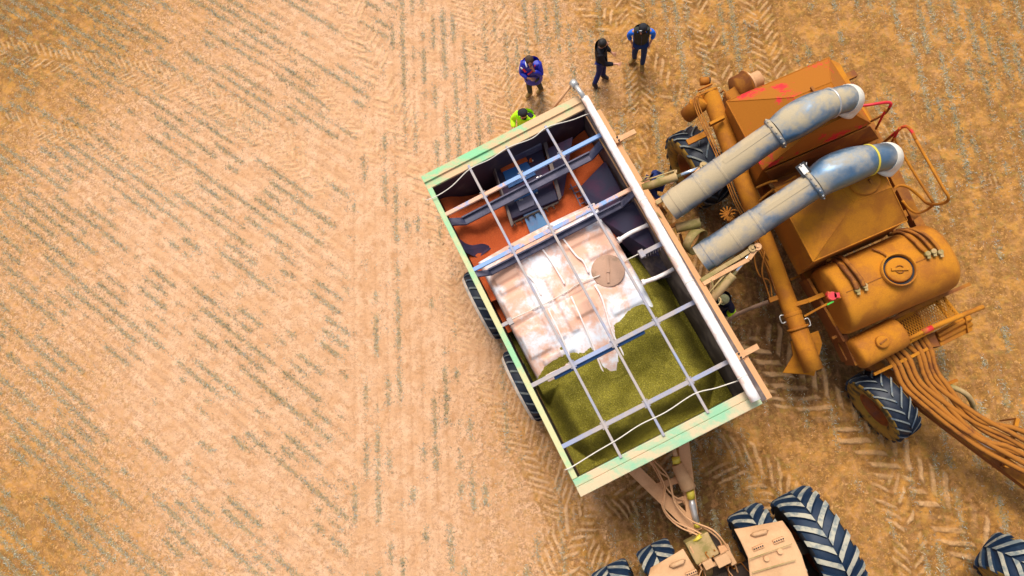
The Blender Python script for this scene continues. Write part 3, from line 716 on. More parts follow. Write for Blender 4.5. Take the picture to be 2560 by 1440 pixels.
# drawbar, drive shaft
m = MB(); m.beam(P(1560, 1150, .95), P(1722, 1308, .85), .26, .18); m.beam(P(1705, 1085, .95), P(1731, 1300, .85), .24, .18)
m.beam(P(1625, 1222, .92), P(1722, 1190, .92), .14, .14); m.box(P(1727, 1306, .84), .14, .2, .1, TAX); m.beam(P(1724, 1300, .80), P(1745, 1350, .75), .16, .06)
m.beam(P(1665, 1262, .9), P(1730, 1240, .9), .12, .10)
m.build('drawbar', M['tan'], trailer, bevel=.01)
m = MB(); q0 = P(1683, 1118, 1.25); q1 = P(1691, 1148, 1.2)
m.tube([q0, q1], .05, 12); a = P(1689, 1142, 1.2); b = P(1692, 1160, 1.2); m.tube([a, b], .085, 16, 1)
ax0 = P(1692, 1160, 1.2); ax1 = P(1722, 1222, 1.1)
m.tube([ax0, ax0.lerp(ax1, .4), ax0.lerp(ax1, .42), ax0.lerp(ax1, .55), ax0.lerp(ax1, .57), ax0.lerp(ax1, .7), ax0.lerp(ax1, .72), ax0.lerp(ax1, .86), ax0.lerp(ax1, .88), ax1], [.125, .135, .145, .15, .145, .155, .150, .160, .155, .165], 20)
m.tube([P(1725, 1226, 1.1), P(1728, 1246, 1.05)], .085, 16, 1)
m.tube([P(1728, 1246, 1.05), P(1731, 1262, 1.02), P(1736, 1285, 1.0), P(1742, 1308, .98)], [.05, .075, .065, .07], 10, 2)
m.tube([P(1742, 1306, .98), P(1744, 1318, .96)], .07, 12, 1)
m.build('drive_shaft', [M['ltan'], M['yellow'], M['steel']], trailer)
hl = [[(1622, 1150, 1.1), (1640, 1178, 1.15), (1656, 1212, 1.15), (1660, 1240, 1.15), (1655, 1262, 1.15), (1668, 1290, 1.1), (1700, 1318, 1.2), (1745, 1338, 1.3), (1780, 1365, 1.3), (1800, 1382, 1.2)],
      [(1626, 1152, 1.1), (1650, 1180, 1.2), (1675, 1200, 1.15), (1683, 1240, 1.15), (1700, 1275, 1.1), (1730, 1302, 1.2), (1770, 1325, 1.3), (1800, 1352, 1.3), (1806, 1380, 1.2)],
      [(1630, 1150, 1.1), (1646, 1180, 1.2), (1662, 1218, 1.2), (1660, 1255, 1.2), (1662, 1276, 1.15), (1690, 1305, 1.2), (1735, 1325, 1.3), (1772, 1348, 1.3), (1790, 1376, 1.2)],
      [(1634, 1150, 1.15), (1668, 1188, 1.2), (1678, 1222, 1.2), (1690, 1262, 1.15), (1725, 1300, 1.25), (1780, 1324, 1.4), (1812, 1358, 1.4), (1832, 1398, 1.3), (1845, 1432, 1.2)],
      [(1660, 1210, 1.15), (1672, 1228, 1.2), (1690, 1244, 1.1), (1706, 1250, 1.0), (1712, 1262, .9)]]
for pts in hl:
    m = MB(); m.tube(spline([P(*q) for q in pts], 6), .018, 7); m.build('hydraulic_hose', M['tan'], trailer)

def support(prof, e=.006):
    out = []
    for i, (a_, r_) in enumerate(prof):
        if i > 0:
            p_ = prof[i-1]; L_ = a_-p_[0]
            if L_ > 3*e: out += [(p_[0]+e, p_[1]+(r_-p_[1])*e/L_), (a_-e, r_-(r_-p_[1])*e/L_)]
        out.append((a_, r_))
    return out
# discharge ducts swung over the seeder
def duct(pA, pB, bend, tip, name='unloading_duct', dz=0.0, box=False):
    A_ = P(*pA); B_ = P(*pB); d = (B_-A_).normalized(); L = (B_-A_).length
    m = MB()
    prof = [(0, .285), (.16, .285), (.165, .296), (.30, .296), (.305, .288), (L*.30, .286), (L*.302, .291), (L*.32, .291), (L*.322, .284), (L*.50, .280), (L*.502, .286), (L*.518, .286), (L*.52, .275), (L, .262)]
    m.lathe(support(prof), A_, d, 40)
    side = Vector((0, 0, 1)).cross(d).normalized(); upv = d.cross(side)
    # folded seam along the upper half
    q0 = A_+d*(L*.56)+upv*.262+side*.05; q1 = A_+d*(L*.98)+upv*.258+side*.05
    m.beam(q0, q1, .09, .035, up=upv)
    du = m.build(name, M['galv'], trailer)
    # elbow
    pts = [B_+d*.03]+[P(*q) for q in bend]; pp = spline(pts, 6); n = len(pp)
    rad = [.285+.070*math.sin(math.pi*min(1, i/(n-1)*1.5))-.03*(i/(n-1)) for i in range(n)]
    m = MB(); m.tube(pp, rad, 36, cap=False); el = m.build('elbow', M['galv2'], du)
    m = MB(); m.lathe([(-.05, .262), (-.045, .308), (.0, .315), (.045, .308), (.05, .285)], B_, d, 40)
    for k_ in range(14):
        a_ = 2*math.pi*k_/14; q = B_+(side*math.cos(a_)+upv*math.sin(a_))*.318; m.box(q, .016, .016, .016)
    m.build('collar', M['galv'], du)
    e0, e1 = pp[-2], pp[-1]; de = (e1-e0).normalized()
    m = MB(); i_ = int(n*.62); dd = (pp[i_+1]-pp[i_]).normalized(); m.lathe([(-.02, rad[i_]+.004), (-.015, rad[i_]+.016), (.015, rad[i_]+.016), (.02, rad[i_]+.004)], pp[i_], dd, 40); m.build('strap', M['yellow'] if box else M['steel'], el)
    # translucent boot at the mouth
    tp_ = [P(*q) for q in tip]; m = MB(); m.tube(spline([pp[-4], pp[-2]]+tp_, 6), [rad[-1]+.016]*(6*(len(tp_)+1)+1), 32, cap=False)
    ob = m.build('outlet_boot', M['outlet'], du); sf = ob.modifiers.new('s', 'SOLIDIFY'); sf.thickness = .01
    if box:
        m = MB(); c = B_+side*.30+upv*.16; m.box(c, .09, .13, .06, (d, side, upv)); m.box(c+upv*.07, .05, .09, .02, (d, side, upv), 1); m.tube([c, c+side*.1+upv*.14], .01, 6, 1); m.tube([c+d*.05, c+d*.12+side*.1], .01, 6, 1)
        m.build('camera_box', [M['black'], M['steel']], du)
    return du, d, side, upv
duct((1672, 520, 3.2), (1938, 334, 4.0), [(1985, 303, 4.08), (2045, 270, 4.10), (2100, 250, 3.98), (2126, 246, 3.80)], [(2122, 254, 3.66), (2106, 272, 3.48)])
duct((1752, 648, 3.2), (2034, 462, 4.0), [(2080, 432, 4.08), (2142, 408, 4.10), (2195, 395, 3.98), (2222, 392, 3.80)], [(2218, 400, 3.66), (2202, 418, 3.50)], box=True)
# carrier arms and hydraulic rams of the ducts
def arm(pts, z):
    m = MB(); ps = [P(x, y, z_) for (x, y, z_) in pts]
    for a_, b_ in zip(ps[:-1], ps[1:]): m.beam(a_, b_, .085, .05)
    m.tube([ps[-1]-Vector((0, 0, .05)), ps[-1]+Vector((0, 0, .05))], .075, 14); m.tube([ps[-1], ps[-1]+Vector((0, 0, .08))], .03, 10)
    return m
arm([(1640, 506, 3.25), (1705, 470, 3.35), (1735, 440, 3.4), (1758, 415, 3.45)], 0).build('duct_arm', M['tan'], trailer, bevel=.006)
arm([(1640, 508, 3.3), (1716, 466, 3.42), (1774, 417, 3.45), (1758, 415, 3.47)], 0).build('duct_arm', M['khaki'], trailer, bevel=.006)
arm([(1752, 702, 3.25), (1800, 672, 3.3), (1850, 642, 3.4), (1880, 622, 3.45)], 0).build('duct_arm', M['khaki'], trailer, bevel=.006)
arm([(1758, 710, 3.25), (1812, 680, 3.3), (1872, 648, 3.4), (1893, 618, 3.45)], 0).build('duct_arm', M['tan'], trailer, bevel=.006)
def ram(a, b, c, nm='ram'):
    A_, B_, C_ = P(*a), P(*b), P(*c); m = MB(); m.tube([A_, A_.lerp(B_, .96), B_], [.085, .085, .095], 18)
    s_ = (B_-A_).normalized(); sd2 = Vector((0, 0, 1)).cross(s_).normalized(); m.tube([A_+sd2*.12+TZ*.04, B_+sd2*.12+TZ*.04], .018, 6); m.box(A_+sd2*.10, .04, .04, .04); m.box(B_+sd2*.10, .03, .03, .04)
    o = m.build(nm, M['khaki'], trailer); m = MB(); m.tube([B_, C_], .038, 14); m.build('rod', M['chrome'], o)
ram((1606, 470, 3.2), (1692, 441, 3.3), (1748, 420, 3.42)); ram((1772, 757, 3.15), (1832, 688, 3.25), (1882, 626, 3.42))
# loose cover ring and chute between the two ducts
m = MB(); c = P(1738, 602, 2.7); axr = (Vector((.70, -.63, .36))).normalized(); 
m.lathe([(-.09, .285), (.09, .285), (.09, .265), (-.09, .265)], c, axr, 36, closed=True); m.build('hose_ring', M['khaki'], trailer)
m = MB(); m.tube([P(1690, 571, 2.9), P(1750, 556, 2.95)], .10, 14); m.build('pipe_stub', M['khaki'], trailer)
# clutter of pipes and frames under the duct roots
m = MB()
for a, b, w in (((1660, 540, 2.8), (1700, 640, 2.7), .05), ((1680, 580, 2.5), (1720, 660, 2.4), .06), ((1700, 585, 2.3), (1716, 640, 2.3), .05), ((1640, 500, 3.0), (1665, 535, 3.0), .06), ((1610, 465, 3.0), (1650, 520, 2.9), .05),
                ((1745, 700, 3.0), (1775, 760, 3.0), .05), ((1690, 560, 2.2), (1660, 575, 2.2), .08), ((1706, 650, 2.9), (1740, 690, 2.9), .07)):
    m.beam(P(*a), P(*b), w, w)
m.build('linkage_frame', M['orange_d'], trailer)
for pts in ([(1604, 462, 3.2), (1610, 446, 3.3), (1622, 442, 3.3), (1628, 452, 3.2)], [(1640, 530, 3.3), (1662, 555, 3.2), (1682, 578, 3.1)], [(1778, 700, 3.3), (1783, 725, 3.2), (1768, 745, 3.1), (1772, 762, 3.1), (1795, 762, 3.2), (1802, 750, 3.2), (1796, 742, 3.2)],
            [(1752, 700, 3.2), (1756, 725, 3.2), (1768, 758, 3.1)], [(1706, 628, 3.2), (1722, 660, 3.2), (1732, 688, 3.2)], [(1768, 762, 2.9), (1785, 768, 2.9), (1806, 754, 3.0)]):
    m = MB(); m.tube(spline([P(*q) for q in pts], 6), .016, 6); m.build('hydraulic_hose', M['khaki'], trailer)

# ---------------------------------------------------------------- white tank in the trailer
# local frame as the trailer: u across, v along
tu0, tv0 = uv(1190, 650, 2.85); tu1, _ = uv(1490, 505, 2.85); tv1 = uv(1350, 960, 2.7)[1]+.60
tu1b = uv(1632, 750, 2.7)[0]
print('tank', tu0, tu1, tu1b, tv0, tv1)
def tank_z(u, v):
    s_ = (u-tu0)/(tu1b-tu0); t = (v-tv0)/(tv1-tv0)
    z = 2.92-0.16*(2*s_-1)**2-0.62*np.clip((t-.50)/.50, 0, 1)**1.6-.55*sstep(.34, .16, s_)*sstep(.87, .97, t)
    return z
nu, nv = 132, 150
def wdt(t):  # right edge bulges
    return tu1+(tu1b-tu1)*np.clip(t*1.25, 0, 1)
vs = []; 
T_ = np.linspace(0, 1, nv); S_ = np.linspace(0, 1, nu)
tt, ss = np.meshgrid(T_, S_, indexing='ij')
re = tu1+(tu1b-tu1)*np.sin(np.clip(tt*1.15, 0, 1)*math.pi/2)
U_ = tu0+(re-tu0)*ss; V_ = tv0+(tv1-tv0)*tt
Zt = tank_z(U_, V_)
# mouldings: pockets on both shoulders, straps along, a cross groove
def smb(a, lo, hi, w): return sstep(lo-w, lo+w, a)*sstep(hi+w, hi-w, a)
mold = np.zeros_like(Zt)
for (sa, sb, ta, tb) in ((.05, .24, .085, .125), (.05, .24, .155, .20), (.05, .25, .225, .265), (.03, .20, .30, .45), (.03, .20, .53, .68), (.10, .34, .71, .75), (.06, .30, .79, .84),
                         (.60, .94, .02, .06), (.62, .93, .09, .13), (.62, .93, .17, .21), (.74, .95, .27, .33), (.70, .95, .62, .68), (.45, .62, .52, .60), (.27, .33, .30, .66), (.38, .44, .30, .66)):
    mold += 0.055*smb(ss, sa, sb, .012)*smb(tt, ta, tb, .010)
for sc_, w_ in ((.24, .006), (.35, .006), (.47, .006), (.58, .006), (.82, .006)): mold += .022*np.exp(-((ss-sc_)/w_)**2)
mold -= .03*np.exp(-((tt-.47)/.006)**2)
mold += .012*(fbm(U_, V_, 2.2, 3, 5)-.5)*2
edge = np.minimum(np.minimum(ss, 1-ss)*3.0, tt*3.2); rnd_ = np.clip(edge/.11, 0, 1); Zt = Zt+mold*np.clip(edge/.12, 0, 1)-.16*(1-np.sqrt(1-(1-rnd_)**2))
m = MB(); g_ = [[tp(U_[i, j], V_[i, j], Zt[i, j]) for j in range(nu)] for i in range(nv)]
vsf = [q for r_ in g_ for q in r_]; fs = [(i*nu+j, i*nu+j+1, (i+1)*nu+j+1, (i+1)*nu+j) for i in range(nv-1) for j in range(nu-1)]
m.add(vsf, fs, 0, True)
bd = [(0, j) for j in range(nu)]+[(i, nu-1) for i in range(1, nv)]+[(nv-1, j) for j in range(nu-2, -1, -1)]+[(i, 0) for i in range(nv-2, 0, -1)]
base = len(m.v); m.v += [Vector((vsf[i*nu+j].x, vsf[i*nu+j].y, 1.5)) for i, j in bd]
for k_ in range(len(bd)):
    k2 = (k_+1) % len(bd); m.f.append([bd[k_][0]*nu+bd[k_][1], bd[k2][0]*nu+bd[k2][1], base+k2, base+k_]); m.mi.append(0); m.sm.append(True)
tank = thing('liquid_tank', tp((tu0+tu1)/2, (tv0+tv1)/2, 1.5), 'white moulded plastic tank with pink dust, half buried in green grain inside the trailer', 'tank')
m.build('shell', M['poly'], tank)
def onTank(px, py, z=2.95):
    for _ in range(4):
        u, v = uv(px, py, z); z = float(tank_z(u, v))
    return tp(u, v, z)
lc = onTank(1520, 678); m = MB(); m.lathe([(-.05, .34), (.035, .34), (.045, .325), (.05, .02), (.05, .001)], lc, (0, 0, 1), 48); ld = m.build('lid', M['lid'], tank)
m = MB(); m.beam(lc+TZ*.07-Vector((.0, .26, 0)), lc+TZ*.07+Vector((0, .26, 0)), .045, .03); m.box(lc+TZ*.07, .03, .05, .035); m.build('handle', M['lid'], ld)
for pts in ([(1548, 600), (1575, 583), (1600, 571), (1620, 562)], [(1608, 706), (1640, 695), (1665, 683), (1686, 671)]):
    m = MB(); ps = [P(x, y, 3.0-.02*i) for i, (x, y) in enumerate(pts)]; m.tube(spline(ps, 5), .045, 12); m.lathe([(-.03, .065), (.03, .065)], ps[0], (ps[1]-ps[0]), 16); m.lathe([(-.03, .055), (.03, .055)], ps[-1], (ps[-1]-ps[-2]), 16)
    m.build('breather_hose', M['tarp'], tank)
# straps laid over the tank
for pts in ([(1258, 810), (1300, 790), (1360, 762), (1415, 732), (1445, 712), (1500, 690)], [(1560, 655), (1600, 635)]):
    m = MB(); m.tube(spline([onTank(x, y)+TZ*.055 for x, y in pts], 5), .012, 6); m.build('tie_strap', M['rope'], tank)
for pts in ([(1290, 640), (1310, 680), (1335, 705), (1354, 742)], [(1345, 610), (1375, 650), (1400, 690), (1412, 712)], [(1400, 588), (1440, 640), (1458, 655), (1472, 684)],
            [(1428, 742), (1450, 790), (1480, 860), (1505, 925), (1512, 935)], [(1487, 714), (1506, 750), (1530, 830), (1555, 880), (1565, 902)], [(1370, 772), (1398, 830), (1420, 880), (1424, 892)]):
    m = MB(); pp = [onTank(x, y)+TZ*.05 for x, y in pts]; m.tube(spline(pp, 5), [.020]*(5*(len(pp)-1)+1), 8); m.build('raised_rib', M['tarp'], tank)

# ---------------------------------------------------------------- contents
EDGE = [(1335, 960), (1344, 943), (1356, 924), (1372, 893), (1394, 874), (1408, 862), (1422, 879), (1458, 882), (1476, 866), (1488, 880), (1507, 912), (1526, 928), (1541, 926), (1546, 885), (1533, 812), (1547, 803), (1560, 790), (1567, 779), (1583, 765), (1604, 760), (1622, 765), (1640, 775), (1646, 745), (1700, 620)]
ep = []
for (x, y) in EDGE:
    q = onTank(x, y); ep.append(uo(q))
ep = np.array(ep)
gu = np.linspace(iu0+.004, iu1-.004, 170); gvv = np.linspace(uv(1440, 600)[1]+.55, iv1-.004, 230)
GU, GV = np.meshgrid(gu, gvv)
# signed distance to the edge polyline (positive on the tank side = smaller v)
best = np.full(GU.shape, 1e9)
for (x0, y0), (x1, y1) in zip(ep[:-1], ep[1:]):
    dx_, dy_ = x1-x0, y1-y0; t = np.clip(((GU-x0)*dx_+(GV-y0)*dy_)/(dx_*dx_+dy_*dy_), 0, 1)
    best = np.minimum(best, np.hypot(GU-(x0+t*dx_), GV-(y0+t*dy_)))
pol = np.vstack([ep, [[ep[-1][0]+.01, -5], [-5, -5], [-5, ep[0][1]]]])
inside = np.zeros(GU.shape, bool); j = len(pol)-1
for i in range(len(pol)):
    xi, yi = pol[i]; xj, yj = pol[j]
    with np.errstate(divide='ignore', invalid='ignore'):
        c_ = ((yi > GV) != (yj > GV)) & (GU < (xj-xi)*(GV-yi)/((yj-yi) if yj != yi else 1e-9)+xi)
    inside ^= c_; j = i
sdist = np.where(inside, best, -best)
mn = 2.36+.34*np.exp(-(((GU-2.6)/.9)**2+((GV-4.6)/.9)**2))+.26*np.exp(-(((GU-.9)/.6)**2+((GV-5.3)/.9)**2))+.12*np.exp(-(((GU-1.2)/.5)**2+((GV-6.4)/.4)**2))
mn = mn-.60*sstep(.45, 0, GU-iu0)-.60*sstep(.65, 0, iv1-GV)-.60*sstep(.60, 0, iu1-GU)+.22*(fbm(GU, GV, 1.3, 3, 12)-.5)*2
zt_ = tank_z(np.clip(GU, tu0, tu1b), np.clip(GV, tv0, tv1))
onb = sstep(tu1b+.10, tu1b-.05, GU)*sstep(tu0-.12, tu0+.02, GU)
blend = sstep(.55, .0, -sdist)*(sdist <= 0)
zg = np.where(sdist <= 0, mn*(1-blend*onb)+(zt_+np.minimum(.10, -sdist*.7))*blend*onb, zt_-np.minimum(.5, sdist*.9))
zg = np.where((sdist > 0), np.minimum(zg, mn), zg)
side_dip = sstep(tu0+.02, tu0-.1, GU)*sstep(4.6, 3.9, GV)
zg = zg-side_dip*.55
zg = np.where((sdist <= 0) & (GV < tv1+.05) & (GU > tu0-.04) & (GU < tu1b+.03), np.maximum(zg, zt_+np.minimum(.05, -sdist*.7+.004)), zg)
zg = np.maximum(zg, 1.77)
zg += .012*(fbm(GU, GV, 14, 2, 44)-.5)
def sheet(name, GU, GV, Z, mat, skirt=1.5):
    h, w = Z.shape; m = MB(); m.add([tp(GU[i, j], GV[i, j], Z[i, j]) for i in range(h) for j in range(w)], [(i*w+j, i*w+j+1, (i+1)*w+j+1, (i+1)*w+j) for i in range(h-1) for j in range(w-1)], 0, True)
    return m.build(name, mat)
GRAIN_DONE = 1
gm_ = grain_mat('green_grain', (0.065, 0.056, 0.001), (0.250, 0.208, 0.003), (0.80, 0.66, 0.12))
tag(sheet('grain_heap', GU, GV, zg, gm_), 'olive green heap of grain filling the lower half of the trailer', 'grain', kind='stuff')
fu = np.linspace(iu0+.004, iu1-.004, 130); fv = np.linspace(iv0+.004, tv0+.9, 90); FU, FV = np.meshgrid(fu, fv)
fz = 2.34-.30*np.abs((FU-(iu0+iu1)/2)/1.6)**2*0+.10*np.sin(FU*2.1)*.5+.06*(fbm(FU, FV, 1.2, 3, 19)-.5)*2
fz = fz+.30*sstep(.5, 0, FU-iu0)+.34*sstep(.7, 0, iu1-FU)-.40*sstep(iv0+.5, iv0, FV)*sstep(.3, 1.0, FU)*sstep(3.0, 2.2, FU)-.30*sstep(.4, .9, FU-iu0-.9)*sstep(1.1, .6, iu1-FU+0*FU)
tag(sheet('fertiliser_heap', FU, FV, fz, fm_), 'rust orange granules lying in the far bay of the trailer around the dark box', 'fertiliser', kind='stuff')
su = np.linspace(iu0+.004, tu0+.25, 20); sv = np.linspace(uv(1200, 700)[1]-.3, uv(1250, 800)[1]+.05, 50); SU, SV = np.meshgrid(su, sv)
tag(sheet('fertiliser_strip', SU, SV, 2.25+.05*np.sin(SV*3), fm_), 'dark rust strip of granules between the left wall and the white tank', 'fertiliser', kind='stuff')
# ================================================================ AIR SEEDER CART
cart = thing('air_seeder_cart', P(2080, 560, 0), 'ochre dusty seeding cart with two hopper lids, a round tank and hoses', 'seeding cart')
def hopper(tl, tr, br, bl, plat, z=2.9, zp=3.52, lid=None, lr=.3):
    c = [P(*tl, z), P(*tr, z), P(*br, z), P(*bl, z)]; mid = sum(c, Vector())/4
    m = MB(); low = [mid+(q-mid)*.98 for q in c]
    m.hexa([Vector((q.x, q.y, z)) for q in c], [Vector((q.x, q.y, z-.10)) for q in c])
    # body: straight skirt then funnel
    a = [Vector((q.x, q.y, z-.10)) for q in low]; b = [Vector((q.x, q.y, 1.75)) for q in low]; d = [Vector((mid.x+(q.x-mid.x)*.35, mid.y+(q.y-mid.y)*.35, .8)) for q in low]
    m.hexa(a, b); m.hexa([q-Vector((0, 0, .001)) for q in b], d)
    o = m.build('hopper_body', M['orange'], cart, bevel=.01)
    p = [P(*q, zp) for q in plat]; m = MB(); e = [Vector((q.x, q.y, z+.003)) for q in c]
    for i in range(4): m.add([e[i], e[(i+1) % 4], p[(i+1) % 4], p[i]], [(0, 1, 2, 3)])
    m.add(p, [(0, 1, 2, 3)]); m.add(e, [(3, 2, 1, 0)])
    for i in range(4): m.tube([e[i], p[i]], .011, 6); m.tube([e[i], e[(i+1) % 4]], .016, 6); m.tube([p[i], p[(i+1) % 4]], .010, 6)
    rf = m.build('hopper_roof', M['orange'] if lid else M['orange'], cart, bevel=.006)
    if lid:
        lc = P(*lid, zp+.02); m = MB(); m.lathe([(-.03, lr), (.035, lr), (.05, lr-.03), (.055, .001)], lc, (0, 0, 1), 40); l = m.build('hatch_lid', M['orange'], rf)
    return o, rf
hA, rA = hopper((1816, 254), (2072, 144), (2176, 308), (1907, 424), [(1985, 243), (2078, 205), (2128, 282), (2016, 338)], lid=(2042, 262), lr=.28)
hB, rB = hopper((1937, 474), (2180, 366), (2268, 552), (2033, 654), [(2082, 452), (2180, 408), (2228, 468), (2135, 505)], lid=(2160, 452), lr=.29)
rA.data.materials[0] = M['orange_red']; rA['label'] = 'hopper roof streaked with bare pink and red paint'
# gantry bars over the lids, latches
def bar(pts, w, h, nm, mat, par=cart): 
    m = MB()
    for a, b in zip(pts[:-1], pts[1:]): m.beam(P(*a), P(*b), w, h)
    return m.build(nm, mat, par)
bar([(2028, 218, 3.58), (2050, 248, 3.62)], .05, .05, 'lid_strap', M['orange_d'])
bar([(2174, 448, 3.62), (2188, 478, 3.5)], .05, .05, 'lid_strap', M['orange_d'])
bar([(2046, 432, 3.05), (2086, 414, 3.05)], .02, .04, 'grab_handle', M['red']); bar([(2080, 402, 3.0), (2118, 386, 3.0)], .02, .04, 'grab_handle', M['red'])
# valley deck between the hoppers and side deck
def slab(nm, pts, z, t, mat, bevel=0.005):
    m = MB(); ps = [P(x, y, z) for x, y in pts]; m.hexa(ps, [p-Vector((0, 0, t)) for p in ps]); return m.build(nm, mat, cart, bevel=bevel)
m = MB(); va = [P(1912, 428, 2.86), P(2174, 314, 2.86), P(2196, 345, 2.35), P(1928, 452, 2.35)]; vb_ = [P(1928, 452, 2.35), P(2196, 345, 2.35), P(2182, 366, 2.86), P(1939, 470, 2.86)]
for q in (va, vb_): m.add(q, [(0, 1, 2, 3)])
vo_ = m.build('valley_plate', M['orange_d'], cart); sf = vo_.modifiers.new('s', 'SOLIDIFY'); sf.thickness = .02
slab('side_deck', [(2160, 288), (2198, 340), (2236, 400), (2302, 538), (2282, 552), (2225, 440), (2182, 350), (2150, 300)], 2.25, .06, M['orange_d'])
slab('rear_corner', [(2072, 146), (2100, 158), (2178, 300), (2170, 308)], 2.5, .9, M['orange'])
bar([(2112, 196, 2.3), (2138, 184, 2.3)], .16, .10, 'rear_bracket', M['orange_d'])
# main frame
m = MB()
for z, a, b in ((1.25, (1840, 330), (2120, 900)), (1.25, (2120, 215), (2370, 720))): m.beam(P(*a, z), P(*b, z), .18, .28)
for t in (.05, .36, .62, .98): 
    a = P(1840+280*t, 330+570*t, 1.22); b = P(2120+250*t, 215+505*t, 1.22); m.beam(a, b, .14, .2)
m.build('frame', M['orange_d'], cart)
# liquid tank (cylinder) with manhole
tz = 2.02; cA = P(2072, 757, tz); cB = P(2350, 638, tz); dT = (cB-cA).normalized(); LT = (cB-cA).length; rT = .73
m = MB(); m.lathe([(.0, .001), (-.01, rT*.5), (0.01, rT*.90), (.03, rT*.955), (.07, rT*.985), (.13, rT), (LT-.26, rT), (LT-.16, rT*.97), (LT-.07, rT*.86), (LT-.02, rT*.70), (LT, rT*.4), (LT+.005, .001)], cA, dT, 72, expo=2.5)
ct = m.build('round_tank', M['orange'], cart)
sT = Vector((0, 0, 1)).cross(dT).normalized()
m = MB()
for a_ in (0.30,): pass
q = rT*.70
m.beam(cA+dT*.12+Vector((0, 0, rT+.008)), cA+dT*(LT-.3)+Vector((0, 0, rT+.008)), .015, .012); m.build('weld_seam', M['orange_d'], ct)
mh = P(2245, 676, tz+rT+.02); m = MB()
m.lathe([(-.06, .33), (.09, .33), (.09, .305), (.0, .300)], mh, (0, 0, 1), 48); rg = m.build('manhole_ring', M['orange'], ct)
m = MB(); m.lathe([(.004, .30), (.006, .24)], mh, (0, 0, 1), 48); m.build('manhole_gap', M['black'], rg)
m = MB(); m.lathe([(-.03, .245), (.055, .245), (.07, .22), (.075, .10), (.075, .001)], mh, (0, 0, 1), 48); ml = m.build('manhole_lid', M['orange'], ct)
m = MB(); m.beam(mh+Vector((-.16, 0, .095)), mh+Vector((.16, 0, .095)), .05, .03); m.build('lid_handle', M['orange'], ml)
m = MB(); m.lathe([(.08, .085), (.10, .085), (.10, .068), (.08, .068)], mh, (0, 0, 1), 28, closed=True); m.build('lid_wheel', M['orange_d'], ml)
def onT(px, py, h=.02):       # a point on top of the tank skin
    z = tz+rT
    for _ in range(5):
        p = P(px, py, z); t = (p-cA).dot(sT); u = min(.985, abs(t)/rT); z = tz+rT*(1-u**2.5)**(1/2.5)+h
    return P(px, py, z)
def hose_on(pts, r, mat, nm, par, h=.03):
    m = MB(); m.tube(spline([onT(x, y, h+r) if len(q_) == 2 else P(*q_) for q_ in pts for (x, y) in [q_[:2]]], 6), r, 10); return m.build(nm, mat, par)
for pts in ([(2065, 650, 2.2), (2085, 650), (2110, 672), (2132, 700), (2143, 724)], [(2080, 645, 2.2), (2104, 645), (2128, 668), (2150, 696), (2160, 716)]): hose_on(pts, .048, M['hose'], 'filler_hose', ct)
for pts in ([(2222, 588, 2.1), (2250, 582), (2278, 596), (2300, 618), (2312, 628)], [(2232, 580, 2.1), (2268, 577), (2300, 592), (2320, 612), (2328, 622)], [(2242, 576, 2.1), (2280, 574), (2314, 588), (2340, 612), (2350, 628)]): hose_on(pts, .036, M['hose'], 'filler_hose', ct)
for x, y in ((2316, 636), (2331, 630), (2348, 632), (2141, 726), (2160, 716)):
    p = onT(x, y); m = MB(); m.tube([p-Vector((0, 0, .05)), p+Vector((0, 0, .08))], .05, 10); m.box(p+Vector((.02, -.05, .04)), .03, .05, .02); m.build('valve', M['khaki'], ct)
for pts in ([(2180, 622, 2.6), (2200, 630), (2212, 636), (2220, 644)],): hose_on(pts, .02, M['orange_d'], 'strap', ct)
bar([(2012, 790, 2.3), (2052, 768, 2.55), (2102, 742, 2.72)], .04, .04, 'level_arm', M['orange']); 
m = MB(); c = P(2077, 742, 2.70); m.tube([c, c+Vector((0, 0, .10))], [.10, .085], 14); m.box(c+Vector((.09, .01, .07)), .05, .05, .03); m.tube([c+Vector((-.03, .04, .05)), c+Vector((-.09, .06, .06))], .05, 10); m.build('red_cap', M['red'], cart)
bar([(2068, 762, 2.72), (2084, 753, 2.74)], .03, .03, 'green_link', plain('green_paint', (.05, .45, .04)))
# end cradle
m = MB(); m.beam(P(2010, 700, 1.7), P(2100, 855, 1.5), .06, .5); m.beam(P(2100, 838, 1.5), P(2132, 912, 1.4), .10, .5); m.beam(P(2112, 830, 1.6), P(2080, 846, 1.6), .06, .06); m.build('cradle', M['orange_d'], cart, bevel=.005)
# small tank
d0 = P(2136, 888, 1.75); d1 = P(2250, 828, 1.75); dd = (d1-d0).normalized(); Ld = (d1-d0).length; rd = .335
m = MB(); m.lathe([(0, .001), (-.01, rd*.5), (.01, rd*.88), (.05, rd*.97), (.11, rd), (Ld-.12, rd), (Ld-.05, rd*.95), (Ld, rd*.75), (Ld+.02, rd*.3), (Ld+.022, .001)], d0, dd, 48, expo=2.4); st = m.build('small_tank', M['orange'], cart)
sc = P(2205, 855, 1.75+rd+.02); m = MB(); m.lathe([(-.05, .13), (.05, .13), (.065, .115), (.07, .001)], sc, (0, 0, 1), 32); cp = m.build('tank_cap', M['orange'], st); m = MB(); m.beam(sc+Vector((-.07, -.05, .08)), sc+Vector((.07, .05, .08)), .03, .03); m.build('cap_grip', M['orange_d'], cp)
